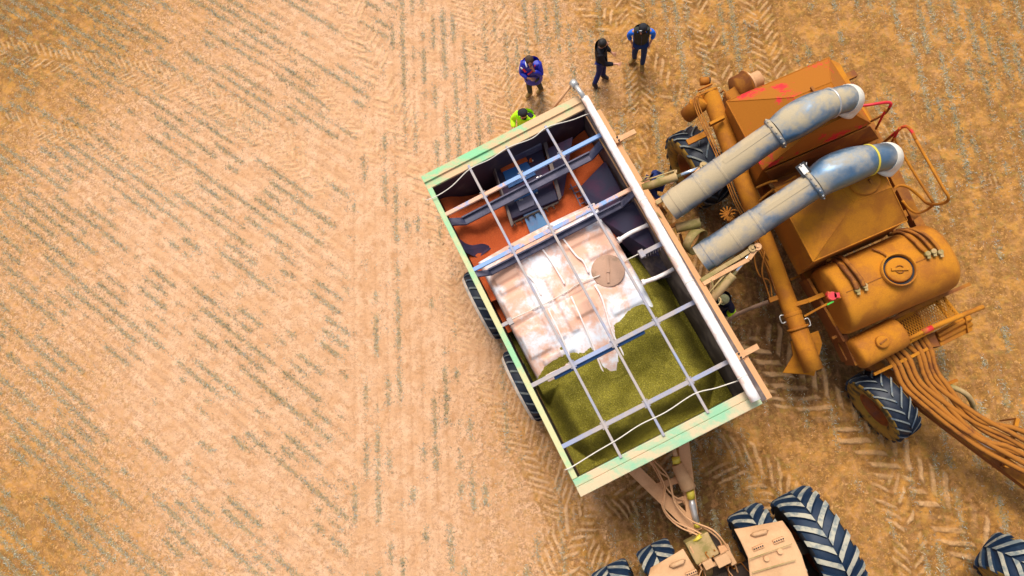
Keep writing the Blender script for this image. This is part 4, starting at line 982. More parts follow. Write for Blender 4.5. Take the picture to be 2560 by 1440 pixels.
# mesh walkway: a lattice of real bars
m = MB(); wa, wb2, wc, wd2 = P(2224, 812, 1.6), P(2360, 742, 1.6), P(2398, 790, 1.6), P(2262, 862, 1.6)
NX, NY = 24, 12
def wl(s, t): return wa.lerp(wb2, s).lerp(wd2.lerp(wc, s), t)
for i in range(NX+1):
    m.beam(wl(i/NX, 0), wl(min(1, i/NX+.16), 1) if i/NX+.16 <= 1 else wl(1, (1-i/NX)/.16), .010, .012)
    if i/NX-.16 >= 0: m.beam(wl(i/NX, 0)+Vector((0, 0, .002)), wl(i/NX-.16, 1)+Vector((0, 0, .002)), .010, .012)
    else: m.beam(wl(i/NX, 0)+Vector((0, 0, .002)), wl(0, max(.02, (i/NX)/.16))+Vector((0, 0, .002)), .010, .012)
for j in range(1, 4): 
    if (1-.16) > 0: pass
for t0 in np.linspace(.1, .95, 7): m.beam(wl(0, t0), wl(.16*(1-t0), 1), .010, .012); m.beam(wl(1, t0)+Vector((0, 0, .002)), wl(1-.16*(1-t0), 1)+Vector((0, 0, .002)), .010, .012)
gr = m.build('mesh_walkway', M['orange'], cart)
m = MB(); m.hexa([wl(.05, .05)-TZ*.5, wl(.7, .05)-TZ*.5, wl(.62, .95)-TZ*.5, wl(.05, .95)-TZ*.5], [wl(.05, .05)-TZ*.8, wl(.7, .05)-TZ*.8, wl(.62, .95)-TZ*.8, wl(.05, .95)-TZ*.8]); m.build('dark_backing', M['orange_d'], cart, bevel=.02)  # dark box added below the mesh so its openings look darker
m = MB()
for a, b in ((wa, wb2), (wb2, wc), (wc, wd2), (wd2, wa), (wl(.12, 0), wl(.12, 1)), (wl(.86, 0), wl(.86, 1))): m.beam(a-Vector((0, 0, .03)), b-Vector((0, 0, .03)), .06, .05)
m.build('walkway_frame', M['orange'], gr)
bar([(2225, 800, 1.75), (2352, 741, 1.75), (2424, 710, 1.75)], .07, .06, 'step_rail', M['orange_d'])
m = MB(); m.tube([P(2262, 852, 1.85), P(2330, 818, 1.85), P(2458, 767, 1.85)], [.035, .055, .05], 12); m.build('handrail', M['orange'], cart)
m = MB(); m.tube([P(2306, 831, 1.85), P(2330, 819, 1.85)], .060, 12); m.build('bare_red_patch', M['red'], cart)
m = MB(); ta = [P(2340, 828, 1.35), P(2425, 782, 1.35), P(2432, 826, 1.35), P(2352, 866, 1.35)]; m.hexa(ta, [q-Vector((0, 0, .1)) for q in ta])
for t in (.3, .62): m.tube([ta[0].lerp(ta[3], t)+Vector((0, 0, .0)), ta[1].lerp(ta[2], t)], .05, 8)
m.beam(ta[0].lerp(ta[1], .82), ta[3].lerp(ta[2], .82), .03, .16)
m.build('step_tray', M['orange'], cart, bevel=.01)
m = MB(); tb = [P(2310, 842, 1.45), P(2335, 830, 1.45), P(2352, 866, 1.45), P(2328, 868, 1.45)]; m.hexa(tb, [q-Vector((0, 0, .25)) for q in tb]); m.build('bracket_box', M['orange_d'], cart, bevel=.01)
# red and ochre guard rails
def pipe(pts, r, mat, nm): m = MB(); m.tube(spline([P(*q) for q in pts], 5), r, 10); return m.build(nm, mat, cart)
pipe([(2122, 280, 3.1), (2140, 267, 3.3), (2175, 262, 3.4), (2215, 256, 3.4), (2227, 259, 3.38), (2224, 268, 3.3)], .030, M['red'], 'guard_rail')
pipe([(2224, 268, 3.3), (2212, 284, 2.8), (2172, 306, 2.4)], .025, M['orange_d'], 'guard_rail'); pipe([(2214, 275, 3.2), (2190, 322, 2.3)], .025, M['orange_red'], 'guard_rail')
pipe([(2202, 362, 2.3), (2245, 326, 3.1), (2256, 318, 3.3), (2268, 317, 3.38), (2280, 330, 3.4), (2290, 350, 3.4)], .030, M['orange_red'], 'guard_rail')
pipe([(2290, 350, 3.4), (2325, 412, 3.4), (2358, 470, 3.4), (2371, 492, 3.35), (2366, 505, 3.2), (2340, 511, 3.0), (2318, 508, 2.7), (2296, 488, 2.6), (2270, 468, 2.7), (2248, 464, 2.75), (2234, 474, 2.7)], .030, M['orange'], 'guard_rail')
pipe([(2236, 345, 2.9), (2278, 420, 2.9), (2334, 508, 2.9)], .026, M['orange'], 'guard_rail'); pipe([(2249, 320, 3.3), (2219, 374, 2.3)], .026, M['orange_red'], 'guard_rail')
pipe([(2256, 502, 2.5), (2275, 524, 2.4), (2296, 532, 2.4), (2318, 524, 2.5), (2334, 511, 2.7)], .026, M['orange'], 'guard_rail')
m = MB(); m.beam(P(2230, 486, 2.9), P(2238, 472, 2.9), .05, .06); m.build('rail_foot', M['orange_d'], cart)
# auger tube along the near side
a0 = P(1772, 228, 2.45); a1 = P(2034, 925, 1.45); m = MB(); d = (a1-a0).normalized(); L = (a1-a0).length
A1 = a0.lerp(a1, .855)
m.lathe(support([(0, .001), (0.001, .19), (L*.30, .19), (L*.302, .198), (L*.31, .198), (L*.312, .186), (L*.80, .18), (L*.802, .195), (L*.81, .195), (L*.812, .18), (L*.855, .18), (L*.856, .001)]), a0, d, 32)
au = m.build('auger_tube', M['orange'], cart)
sdv = Vector((0, 0, 1)).cross(d).normalized()
m = MB(); m.tube([a0.lerp(a1, .85), a1], [.19, .205], 28); m.tube([A1-d*.02, A1+d*.02], .225, 28); m.build('auger_boot', M['orange'], au)
m = MB(); h0 = A1; 
fl = [P(1977, 852, 1.35), P(2046, 826, 1.35), P(2056, 858, 1.3), P(2036, 940, 1.0), P(2018, 936, 1.0), P(1957, 932, .95), P(1983, 888, 1.2)]
m.hexa(fl, [q-Vector((0, 0, .06)) for q in fl]); m.build('intake_hopper', M['orange'], au, bevel=.01)
for tt_, s_ in ((.835, 1), (.80, -1)):
    q = a0.lerp(a1, tt_); m = MB(); m.tube(spline([q+sdv*.18*s_, q+sdv*.27*s_, q+sdv*.27*s_+d*.15, q+sdv*.18*s_+d*.15], 3), .014, 6); m.build('boot_handle', M['steel'], au)
m = MB(); m.tube([P(1762, 246, 2.45), P(1748, 262, 2.3), P(1716, 290, 2.0)], [.19, .185, .175], 24); m.tube([P(1738, 268, 2.2), P(1742, 264, 2.23)], .195, 24); m.build('outlet_spout', M['orange'], au)
m = MB(); m.tube([P(1750, 204, 2.45), P(1772, 202, 2.45)], .09, 16); m.tube([P(1772, 202, 2.45), P(1776, 202, 2.45)], .075, 16, 1); m.beam(P(1745, 226, 2.5), P(1780, 210, 2.5), .03, .06); m.build('hydraulic_motor', [M['orange'], M['dark']], au)
bar([(1774, 312, 2.65), (1810, 294, 2.65)], .06, .12, 'tube_bracket', M['orange'], au); bar([(1718, 357, 2.1), (1770, 332, 2.1)], .13, .06, 'rest_arm', M['orange'], au)
for off, pts in ((0, [(1786, 222, 2.62), (1750, 236, 2.6), (1738, 250, 2.6), (1752, 292, 2.6), (1775, 345, 2.6), (1800, 400, 2.55), (1815, 440, 2.5), (1838, 500, 2.4), (1865, 550, 2.3), (1900, 620, 2.1), (1925, 672, 1.9), (1945, 730, 1.8)]),):
    for k_, (ox, oy) in enumerate(((0, 0), (6, -2), (-4, 3))):
        m = MB(); m.tube(spline([P(x+ox, y+oy, z) for x, y, z in pts], 4), .014, 6); m.build('hydraulic_line', M['hose'], au)
for pts in ([(1885, 628, 2.1), (1888, 660, 1.9), (1900, 690, 1.8), (1924, 704, 1.7), (1930, 742, 1.7)], [(1912, 628, 2.1), (1905, 680, 1.9), (1915, 715, 1.8), (1926, 750, 1.7)], [(1818, 545, 1.6), (1830, 526, 1.8), (1845, 530, 1.7), (1838, 548, 1.5), (1860, 575, 1.5)]):
    m = MB(); m.tube(spline([P(*q) for q in pts], 6), .018, 6); m.build('hydraulic_line', M['hose'], au)
m = MB(); m.beam(P(1922, 752, 1.7), P(1950, 742, 1.7), .10, .10); m.tube([P(1946, 730, 1.75), P(1952, 744, 1.7)], .06, 8); m.build('tube_cradle', M['hose'], au)
# brush-like motor and cables
m = MB(); c = P(1818, 535, 1.6); m.tube([c, P(1832, 558, 1.5)], .10, 12)
for i in range(12): a_ = i/12*2*math.pi; m.beam(c, c+Vector((math.cos(a_)*.17, math.sin(a_)*.17, .03)), .03, .03)
m.build('sprocket', M['hose'], cart)
# blower at the rear
m = MB(); f0 = P(1838, 226, 2.0); f1 = P(1862, 214, 2.0); fd = (f1-f0).normalized()
m.lathe([(0, .001), (0, .30), (.28, .30), (.281, .33), (.31, .33), (.315, .12)], f0, fd, 36); m.build('fan_housing', M['orange_d'], cart)
m = MB(); m.lathe([(.36, .24), (.40, .24), (.405, .18), (.62, .18), (.63, .16), (.63, .001)], f0, fd, 28); m.lathe([(.3, .1), (.4, .1)], f0, fd, 16); m.build('fan_motor', M['tan'], cart)
panel('fan_duct', [(1812, 232, 2.1), (1842, 212, 2.1), (1862, 246, 2.1), (1822, 262, 2.1)], M['orange_d'], .35, cart, .01)
for pts in ([(1802, 232, 2.3), (1810, 226, 2.4), (1818, 240, 2.4), (1820, 256, 2.3)], [(1808, 244, 2.3), (1814, 232, 2.3), (1824, 246, 2.3), (1816, 256, 2.2)]):
    m = MB(); m.tube(spline([P(*q) for q in pts], 6), .02, 6); m.build('cable_loop', M['hose'], cart)
# inner struts seen between ducts and hoppers
for pts in ([(1890, 470, 2.7), (1922, 456, 2.8), (1944, 452, 2.85)], [(1895, 505, 2.6), (1925, 480, 2.7), (1990, 440, 2.75)]):
    m = MB(); m.tube(spline([P(*q) for q in pts], 5), .025, 8); m.build('strut', M['orange'], cart)
bar([(1872, 440, 1.9), (1925, 560, 1.8)], .06, .06, 'strut', M['orange_d']); bar([(1958, 770, 1.7), (2020, 752, 1.9), (2062, 735, 2.0)], .09, .07, 'strut', M['orange'])
m = MB(); m.beam(P(1990, 750, 1.2), P(2015, 825, 1.2), .05, .05); m.beam(P(1975, 700, 1.2), P(2000, 690, 1.2), .05, .05); m.build('strut', M['orange_d'], cart)
# distribution hoses over the drawbar
bar([(2150, 890, 1.05), (2420, 1096, .95), (2640, 1258, .85)], .28, .20, 'drawbar', M['orange_d'])
bar([(2184, 936, 1.45), (2318, 872, 1.5)], .06, .10, 'hose_rack', M['orange']); bar([(2266, 1002, 1.35), (2392, 950, 1.4)], .06, .08, 'hose_rack', M['orange_red']); bar([(2514, 1168, 1.3), (2543, 1046, 1.35)], .07, .07, 'hose_rack', M['orange'])
m = MB(); m.beam(P(2506, 1140, .6), P(2504, 1168, 1.2), .03, .03); m.beam(P(2480, 1168, .4), P(2514, 1168, 1.2), .02, .02); m.beam(P(2500, 1052, .9), P(2543, 1046, 1.3), .03, .03); m.build('rack_foot', M['orange_d'], cart)
H1 = [(2215, 888), (2226, 884), (2238, 878), (2250, 872), (2268, 862), (2284, 852), (2298, 846), (2308, 842)]
H2 = [(2236, 918), (2248, 912), (2262, 906), (2274, 898), (2296, 890), (2306, 886), (2318, 880), (2328, 876)]
H3 = [(2286, 994), (2300, 990), (2314, 985), (2322, 976), (2336, 976), (2346, 968), (2354, 962), (2362, 956)]
H4 = [(2420, 1100), (2402, 1070), (2440, 1092), (2426, 1050), (2432, 1078), (2448, 1040), (2436, 1060), (2440, 1046)]
H5 = [(2520, 1158), (2524, 1138), (2528, 1120), (2532, 1102), (2530, 1128), (2538, 1088), (2534, 1110), (2540, 1072)]
for i in range(8):
    zz = 1.42+.04*(i % 2)
    e = (2650, 1222-i*14)
    m = MB(); m.tube(spline([P(H1[i][0]-14, H1[i][1]-16, 1.2), P(*H1[i], zz), P(*H2[i], zz+.06), P((H2[i][0]+H3[i][0])/2-6, (H2[i][1]+H3[i][1])/2+4, zz), P(*H3[i], zz), P(*H4[i], zz-.05+.04*(i % 3)), P(*H5[i], zz-.06+.04*(i % 3)), P(*e, 1.25)], 8), .052, 10)
    m.build('seed_hose', M['hose'], cart)
m = MB(); m.tube(spline([P(2360, 962, 1.3), P(2392, 972, 1.4), P(2420, 990, 1.3), P(2434, 1018, 1.0), P(2436, 1042, .8)], 8), .055, 10); m.build('seed_hose', M['khaki'], cart)
for pts in ([(2330, 1000, 1.3), (2350, 1020, 1.4), (2376, 1036, 1.4)], [(2430, 1092, 1.2), (2470, 1118, 1.2), (2510, 1132, 1.2)], [(2514, 1150, 1.1), (2540, 1185, .9), (2575, 1210, .8)]):
    m = MB(); m.tube(spline([P(*q) for q in pts], 5), .012, 6); m.build('cable', M['rope'], cart)
# wheels
wa1 = (P(2170, 1015, .8)-P(2215, 985, .8)).normalized()
wheel('wheel', P(2205, 1012, .80), wa1, .80, .56, cart, 18, ('tyre_k', 'lug_d', 'wall', 'rimo'), sweep=.9, lw=.05, lh=.04)
wa2 = (P(1700, 410, .95)-P(1760, 380, .95)).normalized()
wheel('wheel', P(1742, 420, .96), wa2, .96, .66, cart, 18, ('tyre_k', 'lug_d', 'wall', 'rimo'), sweep=.9, lw=.06, lh=.045)
m = MB(); m.beam(P(1742, 420, .96), P(1900, 352, .96), .2, .2); m.build('axle', M['dark'], cart)
# black suction hose looping from the cart to the trailer
m = MB(); m.tube(spline([P(1946, 745, 1.5), P(1900, 762, 1.2), P(1860, 778, .8), P(1830, 794, .5), P(1818, 815, .3), P(1812, 840, .2), P(1800, 880, .15)], 8), .045, 12)
tag(m.build('suction_hose', M['lid']), 'grey hose curving over the soil from the long ochre tube to the trailer', 'hose')

# ================================================================ TRACTORS
TD = TVd; TS = TUd       # the towing tractor stands in line with the trailer
trac = thing('tractor', P(1790, 1400, 0), 'tan dusty tractor with twin rear tyres, cut off by the bottom edge', 'tractor')
def cen(px, py, z): return P(px, py, z)
wr = 1.06
w_or = P(2042, 1352, wr); w_ir = P(1925, 1394, wr); w_il = P(1690, 1484, wr); w_ol = P(1578, 1538, wr)
for c, ax, ww in ((w_or, TS, .80), (w_ir, TS, .72), (w_il, -TS, .72), (w_ol, -TS, .80)):
    wheel('wheel', c, ax, wr, ww, trac, 19, ('tyre', 'lug', 'wall_b', 'rimo'), sweep=-0.75, lw=.125, lh=.06)
m = MB(); m.beam(w_or, w_ol, .25, .25); m.build('rear_axle', M['dark'], trac)
def fender(pts_top, nm):
    m = MB(); n = len(pts_top); ps = [P(*q) for q in pts_top]; m.hexa(ps, [q-Vector((0, 0, .07)) for q in ps]); return m.build(nm, M['ltan'], trac, bevel=.025, seg=3)
# curved fender sheets, rear edge lower than the crown
def fend(L_, R_, nm):
    m = MB(); A_ = [P(*q) for q in L_]; B_ = [P(*q) for q in R_]; n = len(A_)
    ins = [a.lerp(b, 1.0) for a, b in zip(A_, B_)]
    rows = [[a.lerp(b, t)+Vector((0, 0, .05*math.sin(math.pi*t)**.5 if 0 < t < 1 else 0)) for t in (0, .04, .15, .4, .7, .88, .97, 1)] for a, b in zip(A_, B_)]
    w = 8
    m.add([v for r_ in rows for v in r_], [(i*w+j, i*w+j+1, (i+1)*w+j+1, (i+1)*w+j) for i in range(n-1) for j in range(w-1)], 0, True)
    o = m.build(nm, M['ltan'], trac); sf = o.modifiers.new('s', 'SOLIDIFY'); sf.thickness = .06; sf.offset = -1; b = o.modifiers.new('b', 'BEVEL'); b.width = .015; b.segments = 2; b.limit_method = 'ANGLE'
    return o
f1 = fend([(1834, 1322, 2.05), (1850, 1352, 2.2), (1869, 1394, 2.3), (1874, 1440, 2.35), (1880, 1500, 2.35)], [(1956, 1300, 2.05), (1978, 1330, 2.2), (2004, 1384, 2.3), (2022, 1440, 2.35), (2044, 1510, 2.35)], 'fender')
f2 = fend([(1626, 1418, 2.05), (1620, 1440, 2.2), (1640, 1500, 2.3)], [(1708, 1370, 2.05), (1738, 1420, 2.2), (1765, 1480, 2.3)], 'fender')
for (x, y, dx, dy), par in (((1898, 1332, 22, -6), f1), ((1693, 1408, 20, -8), f2)):
    m = MB(); c0 = P(x-dx, y-dy, 2.22); c1 = P(x+dx, y+dy, 2.22); m.tube([c0, c0.lerp(c1, .2)+Vector((0, 0, .05)), c0.lerp(c1, .8)+Vector((0, 0, .05)), c1], [.01, .05, .05, .01], 12); m.build('grab_ridge', M['ltan'], par)
for x, y, par in ((1895, 1368, f1), (1946, 1350, f1), (1728, 1432, f2)):
    m = MB(); c = P(x, y, 2.30); m.beam(c-Vector((.10, .04, 0)), c+Vector((.10, .04, 0)), .07, .07)
    for i in range(5): m.tube([c+Vector((-.08+.04*i, -.03+.015*i, .03)), c+Vector((-.08+.04*i, -.03+.015*i, .055))], .014, 6, 1)
    m.build('work_lamp', [M['tan'], M['black']], par)
for x, y in ((1916, 1396), (1950, 1378)):
    m = MB(); c = P(x, y, 2.40); m.tube([c-Vector((0, 0, .03)), c+Vector((0, 0, .025))], .05, 16); m.build('rubber_plug', M['tan'], f1)
m = MB(); m.beam(P(1872, 1398, 2.415), P(1980, 1360, 2.395), .015, .02); m.build('panel_seam', M['khaki'], f1)
m = MB(); m.beam(P(1880, 1432, 2.44), P(1990, 1400, 2.43), .02, .02); m.build('panel_seam', M['khaki'], f1)
# rear hitch clutter
m = MB(); m.box(P(1752, 1368, 1.2), .26, .24, .22, (TS, TD, TZ)); m.build('power_housing', M['khaki'], trac, bevel=.03)
m = MB(); m.tube([P(1740, 1342, 1.35), P(1746, 1348, 1.35)], .10, 20); m.lathe([(0, .12), (.03, .12)], P(1742, 1344, 1.36), TD, 20); m.build('shaft_guard', M['yellow'], trac)
m = MB(); m.beam(P(1722, 1362, 1.3), P(1752, 1420, 1.2), .04, .30); m.build('lift_arm', M['tan'], trac, bevel=.01)
m = MB(); m.beam(P(1806, 1362, 1.3), P(1820, 1400, 1.3), .22, .14); m.build('coupler_block', M['tan'], trac, bevel=.02)
m = MB(); m.box(P(1770, 1410, 1.5), .1, .08, .08, (TS, TD, TZ)); m.build('valve_block', M['ltan'], trac, bevel=.01)
m = MB(); m.box(P(1806, 1400, 1.6), .14, .10, .08, (TS, TD, TZ)); m.tube([P(1780, 1412, 1.5), P(1828, 1400, 1.6)], .05, 8); m.box(P(1826, 1394, 1.5), .06, .14, .05, (TS, TD, TZ)); m.build('valve_block', M['ltan'], trac, bevel=.01)
m = MB(); m.tube([P(1760, 1402, 1.1), P(1772, 1432, 1.0)], .14, 18); m.build('hitch_pipe', M['khaki'], trac)
rr_ = random.Random(4)
for i in range(16):
    x, y = rr_.uniform(1752, 1838), rr_.uniform(1372, 1425); m = MB(); pts = [P(x, y, 1.3)]
    for j in range(3): x += rr_.uniform(-16, 18); y += rr_.uniform(-6, 26); pts.append(P(x, y, rr_.uniform(1.1, 1.5)))
    m.tube(spline(pts, 5), .013, 6); m.build('hydraulic_line', M['hose'] if i % 3 else M['tan'], trac)
m = MB(); m.beam(P(1757, 1345, .9), P(1757, 1345, .9)+TD*4.4, .50, .45); m.build('chassis', M['dark'], trac)
m = MB(); cb_ = [P(1772, 1470, 2.9), P(1960, 1390+0, 2.9)]
mid_ = (w_or+w_ol)/2; cc = Vector((mid_.x, mid_.y, 0))+TD*1.05
def cabloop(hs, ht, z): return [cc+TS*a*hs+TD*b*ht+TZ*z for a, b in ((-1, -1), (1, -1), (1, 1), (-1, 1))]
m = MB(); m.hexa(cabloop(.70, .75, 1.75), cabloop(.62, .70, 1.0)); m.build('cab_base', M['ltan'], trac, bevel=.04)
m = MB(); m.hexa(cabloop(.66, .70, 2.72), cabloop(.70, .74, 1.78)); gl_ = m.build('cab_glass', plain('dark_glass', (.02, .03, .035), .08), trac, bevel=.03)
m = MB()
for a, b in ((-1, -1), (1, -1), (1, 1), (-1, 1)): m.beam(cc+TS*a*.70+TD*b*.75+TZ*1.76, cc+TS*a*.67+TD*b*.71+TZ*2.75, .07, .07)
m.build('cab_frame', M['black'], trac)
m = MB(); m.hexa(cabloop(.72, .82, 2.92), cabloop(.78, .88, 2.76)); m.build('cab_roof', M['ltan'], trac, bevel=.05)
h0_ = cc+TD*.80; 
m = MB(); m.hexa([h0_-TS*.42+TZ*1.95, h0_+TS*.42+TZ*1.95, h0_+TS*.36+TD*1.9+TZ*1.75, h0_-TS*.36+TD*1.9+TZ*1.75], [h0_-TS*.45+TZ*1.0, h0_+TS*.45+TZ*1.0, h0_+TS*.40+TD*1.95+TZ*.95, h0_-TS*.40+TD*1.95+TZ*.95]); m.build('hood', M['ltan'], trac, bevel=.06)
m = MB(); m.tube([h0_+TS*.5+TD*.3+TZ*1.6, h0_+TS*.5+TD*.3+TZ*2.7], .06, 12); m.build('exhaust', M['dark'], trac)
for s_ in (-1, 1): wheel('wheel', h0_+TD*1.45+TS*s_*1.15+TZ*.8, TS*s_, .80, .55, trac, 16, ('tyre', 'lug', 'wall_b', 'rimo'), sweep=-0.75, lw=.10, lh=.05)
m = MB(); m.beam(h0_+TD*1.45-TS*1.1+TZ*.8, h0_+TD*1.45+TS*1.1+TZ*.8, .18, .18); m.build('front_axle', M['dark'], trac)
# the seeder's own tractor: only one rear tyre reaches into the photo corner
t2 = thing('tractor', P(2560, 1420, 0), 'tractor tyre with chevron tread poking into the bottom right corner', 'tractor')
ax2 = (P(2500, 1470, 1)-P(2560, 1380, 1)).normalized(); 
wheel('wheel', P(2590, 1455, 1.0), ax2, 1.0, .80, t2, 19, ('tyre', 'lug', 'wall', 'rimo'), sweep=-0.9, lw=.11, lh=.06)
m = MB(); m.beam(P(2590, 1455, 1.0), P(2590, 1455, 1.0)-ax2*1.6, .3, .3); m.build('rear_axle', M['dark'], t2)
# ================================================================ PEOPLE
SWAP = [False]
def skin_mesh(name, nodes, edges, root, mat, parent, sub=2):
    """nodes: {key: (Vector, radius or (rx, ry))}"""
    keys = list(nodes); ix = {k_: i for i, k_ in enumerate(keys)}; off = woff(parent)
    me = bpy.data.meshes.new(name+'_base'); bm = bmesh.new(); ly = bm.verts.layers.skin.verify(); vs = [bm.verts.new(nodes[k_][0]-off) for k_ in keys]
    for a, b in edges: bm.edges.new((vs[ix[a]], vs[ix[b]]))
    for k_, v in zip(keys, vs):
        r = nodes[k_][1]; r = r if isinstance(r, tuple) else (r, r); v[ly].radius = (r[1], r[0]) if SWAP[0] else r; v[ly].use_root = (k_ == root)
    bm.to_mesh(me); bm.free()
    o = bpy.data.objects.new(name, me); COL.objects.link(o)
    o.modifiers.new('skin', 'SKIN'); s_ = o.modifiers.new('sub', 'SUBSURF'); s_.levels = sub; s_.render_levels = sub
    dg = bpy.context.evaluated_depsgraph_get(); dg.update()
    nm = bpy.data.meshes.new_from_object(o.evaluated_get(dg)); nm.materials.clear(); nm.materials.append(mat)
    nm.polygons.foreach_set('use_smooth', [True]*len(nm.polygons))
    o.modifiers.clear(); o.data = nm; nm.name = name; o.parent = parent
    return o
SKIN = plain('skin', (0.56, 0.27, 0.17), 0.55, 0, .1); SKIN2 = plain('tanned_skin', (0.36, 0.16, 0.09), 0.55, 0, .1)
JO = dict(pelvis=(0, 0, .96), chest=(0, 0, 1.28), neck=(0, 0, 1.48), hb=(0, .045, 1.56), hm=(0, .085, 1.640), ht=(0, .055, 1.735), nose=(0, .145, 1.635),
          shL=(-.19, 0, 1.42), elL=(-.25, -.02, 1.14), wrL=(-.24, .10, .92), paL=(-.24, .14, .86), shR=(.19, 0, 1.42), elR=(.25, -.02, 1.14), wrR=(.24, .10, .92), paR=(.24, .14, .86),
          hiL=(-.10, 0, .90), knL=(-.11, .03, .50), anL=(-.11, 0, .10), toL=(-.13, .17, .045), hiR=(.10, 0, .90), knR=(.11, .03, .50), anR=(.11, 0, .10), toR=(.13, .17, .045))
def person(label, loc, ang, over=None, top=None, sleeve=None, legs=None, boots=None, hat=None, hair=None, skin=SKIN, puff=1.0, coat_low=0, open_hand=None, group=None, vest=None, headyaw=0, hatdir=None, lean=0):
    """ang: direction faced, radians counter-clockwise from +X"""
    f = Vector((math.cos(ang), math.sin(ang), 0)); r = Vector((f.y, -f.x, 0)); J = dict(JO); J.update(over or {})
    root = thing('person', loc, label, 'person', group); SWAP[0] = abs(f.x) > abs(f.y)
    def W(k_): 
        q = Vector(J[k_]) if isinstance(k_, str) else Vector(k_); return loc+r*q.x+f*(q.y+lean*max(0, q.z-.9))+TZ*q.z
    hy = Matrix.Rotation(headyaw, 3, 'Z'); hf = hy @ f; hr = Vector((hf.y, -hf.x, 0)); hc = W('hm')
    hb = W('hb'); nose = hc+hf*.105+TZ*(-.01)
    body = dict(pelvis=(W('pelvis'), (.15, .11)), chest=(W('chest'), (.165, .115)), neck=(W('neck'), .058), hb=(hb, .066), hm=(hc, (.078, .098)), ht=(W('ht'), (.055, .065)), nose=(nose, .013))
    ed = [('pelvis', 'chest'), ('chest', 'neck'), ('neck', 'hb'), ('hb', 'hm'), ('hm', 'ht'), ('hm', 'nose')]
    for s_ in 'LR':
        body['sh'+s_] = (W('sh'+s_), .046); body['el'+s_] = (W('el'+s_), .036); body['wr'+s_] = (W('wr'+s_), .028); body['pa'+s_] = (W('pa'+s_), (.034, .020))
        body['hi'+s_] = (W('hi'+s_), .085); body['kn'+s_] = (W('kn'+s_), .055); body['an'+s_] = (W('an'+s_), .04); body['to'+s_] = (W('to'+s_), .035)
        ed += [('chest', 'sh'+s_), ('sh'+s_, 'el'+s_), ('el'+s_, 'wr'+s_), ('wr'+s_, 'pa'+s_), ('pelvis', 'hi'+s_), ('hi'+s_, 'kn'+s_), ('kn'+s_, 'an'+s_), ('an'+s_, 'to'+s_)]
        d = (W('pa'+s_)-W('wr'+s_)).normalized(); sdv_ = d.cross(TZ)
        if sdv_.length < .2: sdv_ = d.cross(f)
        sdv_.normalize(); nrm = sdv_.cross(d).normalized()
        if nrm.z < 0: nrm = -nrm
        sg = 1 if open_hand == s_ else -1
        for i, (o_, ln) in enumerate(((-.03, .058), (-.010, .070), (.011, .066), (.031, .050))):
            b0 = W('pa'+s_)+d*.03+sdv_*o_; b1 = b0+d*ln*.6+sdv_*o_*.25+nrm*.008*sg; b2 = b1+d*ln*.45+nrm*.022*sg
            for nm_, q, rr__ in (('a', b0, .0095), ('b', b1, .009), ('c', b2, .0075)): body[f'f{s_}{i}{nm_}'] = (q, rr__)
            ed += [('pa'+s_, f'f{s_}{i}a'), (f'f{s_}{i}a', f'f{s_}{i}b'), (f'f{s_}{i}b', f'f{s_}{i}c')]
        t0_ = W('pa'+s_)-sdv_*.03*(1 if s_ == 'L' else -1); 
        t1_ = W('pa'+s_)-sdv_*.055*(1 if s_ == 'L' else -1)+d*.02; t2_ = t1_+d*.04+nrm*.015
        body['t'+s_+'a'] = (t1_, .011); body['t'+s_+'b'] = (t2_, .009); ed += [('pa'+s_, 't'+s_+'a'), ('t'+s_+'a', 't'+s_+'b')]
    b = skin_mesh('body', body, ed, 'pelvis', skin, root)
    m = MB()
    for s_ in (-1, 1):
        q = hc+hf*.088+hr*.032*s_+TZ*.012
        e_ = MB(); e_.lathe([(-.006, .012), (0, .026), (.008, .016)], hc+hr*.082*s_, hr*s_, 12); e_.build('ear', skin, b)
        e_ = MB(); e_.lathe([(-.009, .002), (-.004, .010), (.004, .010), (.009, .002)], q, TZ, 10); e_.build('eye', M['black'], b)
    m = MB(); m.beam(hc+hf*.090-hr*.022-TZ*.045, hc+hf*.090+hr*.022-TZ*.045, .010, .008); m.build('mouth', plain('lips', (.30, .08, .06), .6), b)
    # clothing
    pz = W('pelvis')
    if legs:
        nd = dict(pelvis=(pz, (.170, .130))); e2 = []
        for s_ in 'LR': nd.update({'hi'+s_: (W('hi'+s_), .108), 'kn'+s_: (W('kn'+s_), .078), 'an'+s_: (W('an'+s_)+TZ*.04, .068)}); e2 += [('pelvis', 'hi'+s_), ('hi'+s_, 'kn'+s_), ('kn'+s_, 'an'+s_)]
        skin_mesh('trousers', nd, e2, 'pelvis', legs, root)
    if boots:
        for s_ in 'LR':
            a_ = W('an'+s_); t_ = W('to'+s_); nd = dict(a=(a_+TZ*.10, .062), b=(a_-TZ*.02, .066), h=(a_-(t_-a_)*.25-TZ*.04, .05), t=(t_+TZ*.005, (.056, .042)))
            skin_mesh('boot', nd, [('a', 'b'), ('b', 'h'), ('b', 't')], 'b', boots, root)
    if top:
        g = puff; low = dict(pelvis=(pz-TZ*coat_low, ((.200+.05*(coat_low > .2))*g, (.155+.04*(coat_low > .2))*g)), mid=(W((0, 0, 1.12)), (.195*g, .150*g)), chest=(W('chest')+TZ*.03, (.205*g, .155*g)), yoke=(W((0, 0, 1.43)), (.12*g, .10)), collar=(W('neck')+TZ*.01, .068))
        e2 = [('pelvis', 'mid'), ('mid', 'chest'), ('chest', 'yoke'), ('yoke', 'collar')]
        for s_ in 'LR':
            low['sh'+s_] = (W('sh'+s_), .090*g); e2.append(('yoke', 'sh'+s_))
            if not vest: low['el'+s_] = (W('el'+s_), .070*g); low['wr'+s_] = (W('wr'+s_).lerp(W('el'+s_), .06), .052*g); e2 += [('sh'+s_, 'el'+s_), ('el'+s_, 'wr'+s_)]
        tp_o = skin_mesh('jacket' if not vest else 'vest', low, e2, 'chest', top, root)
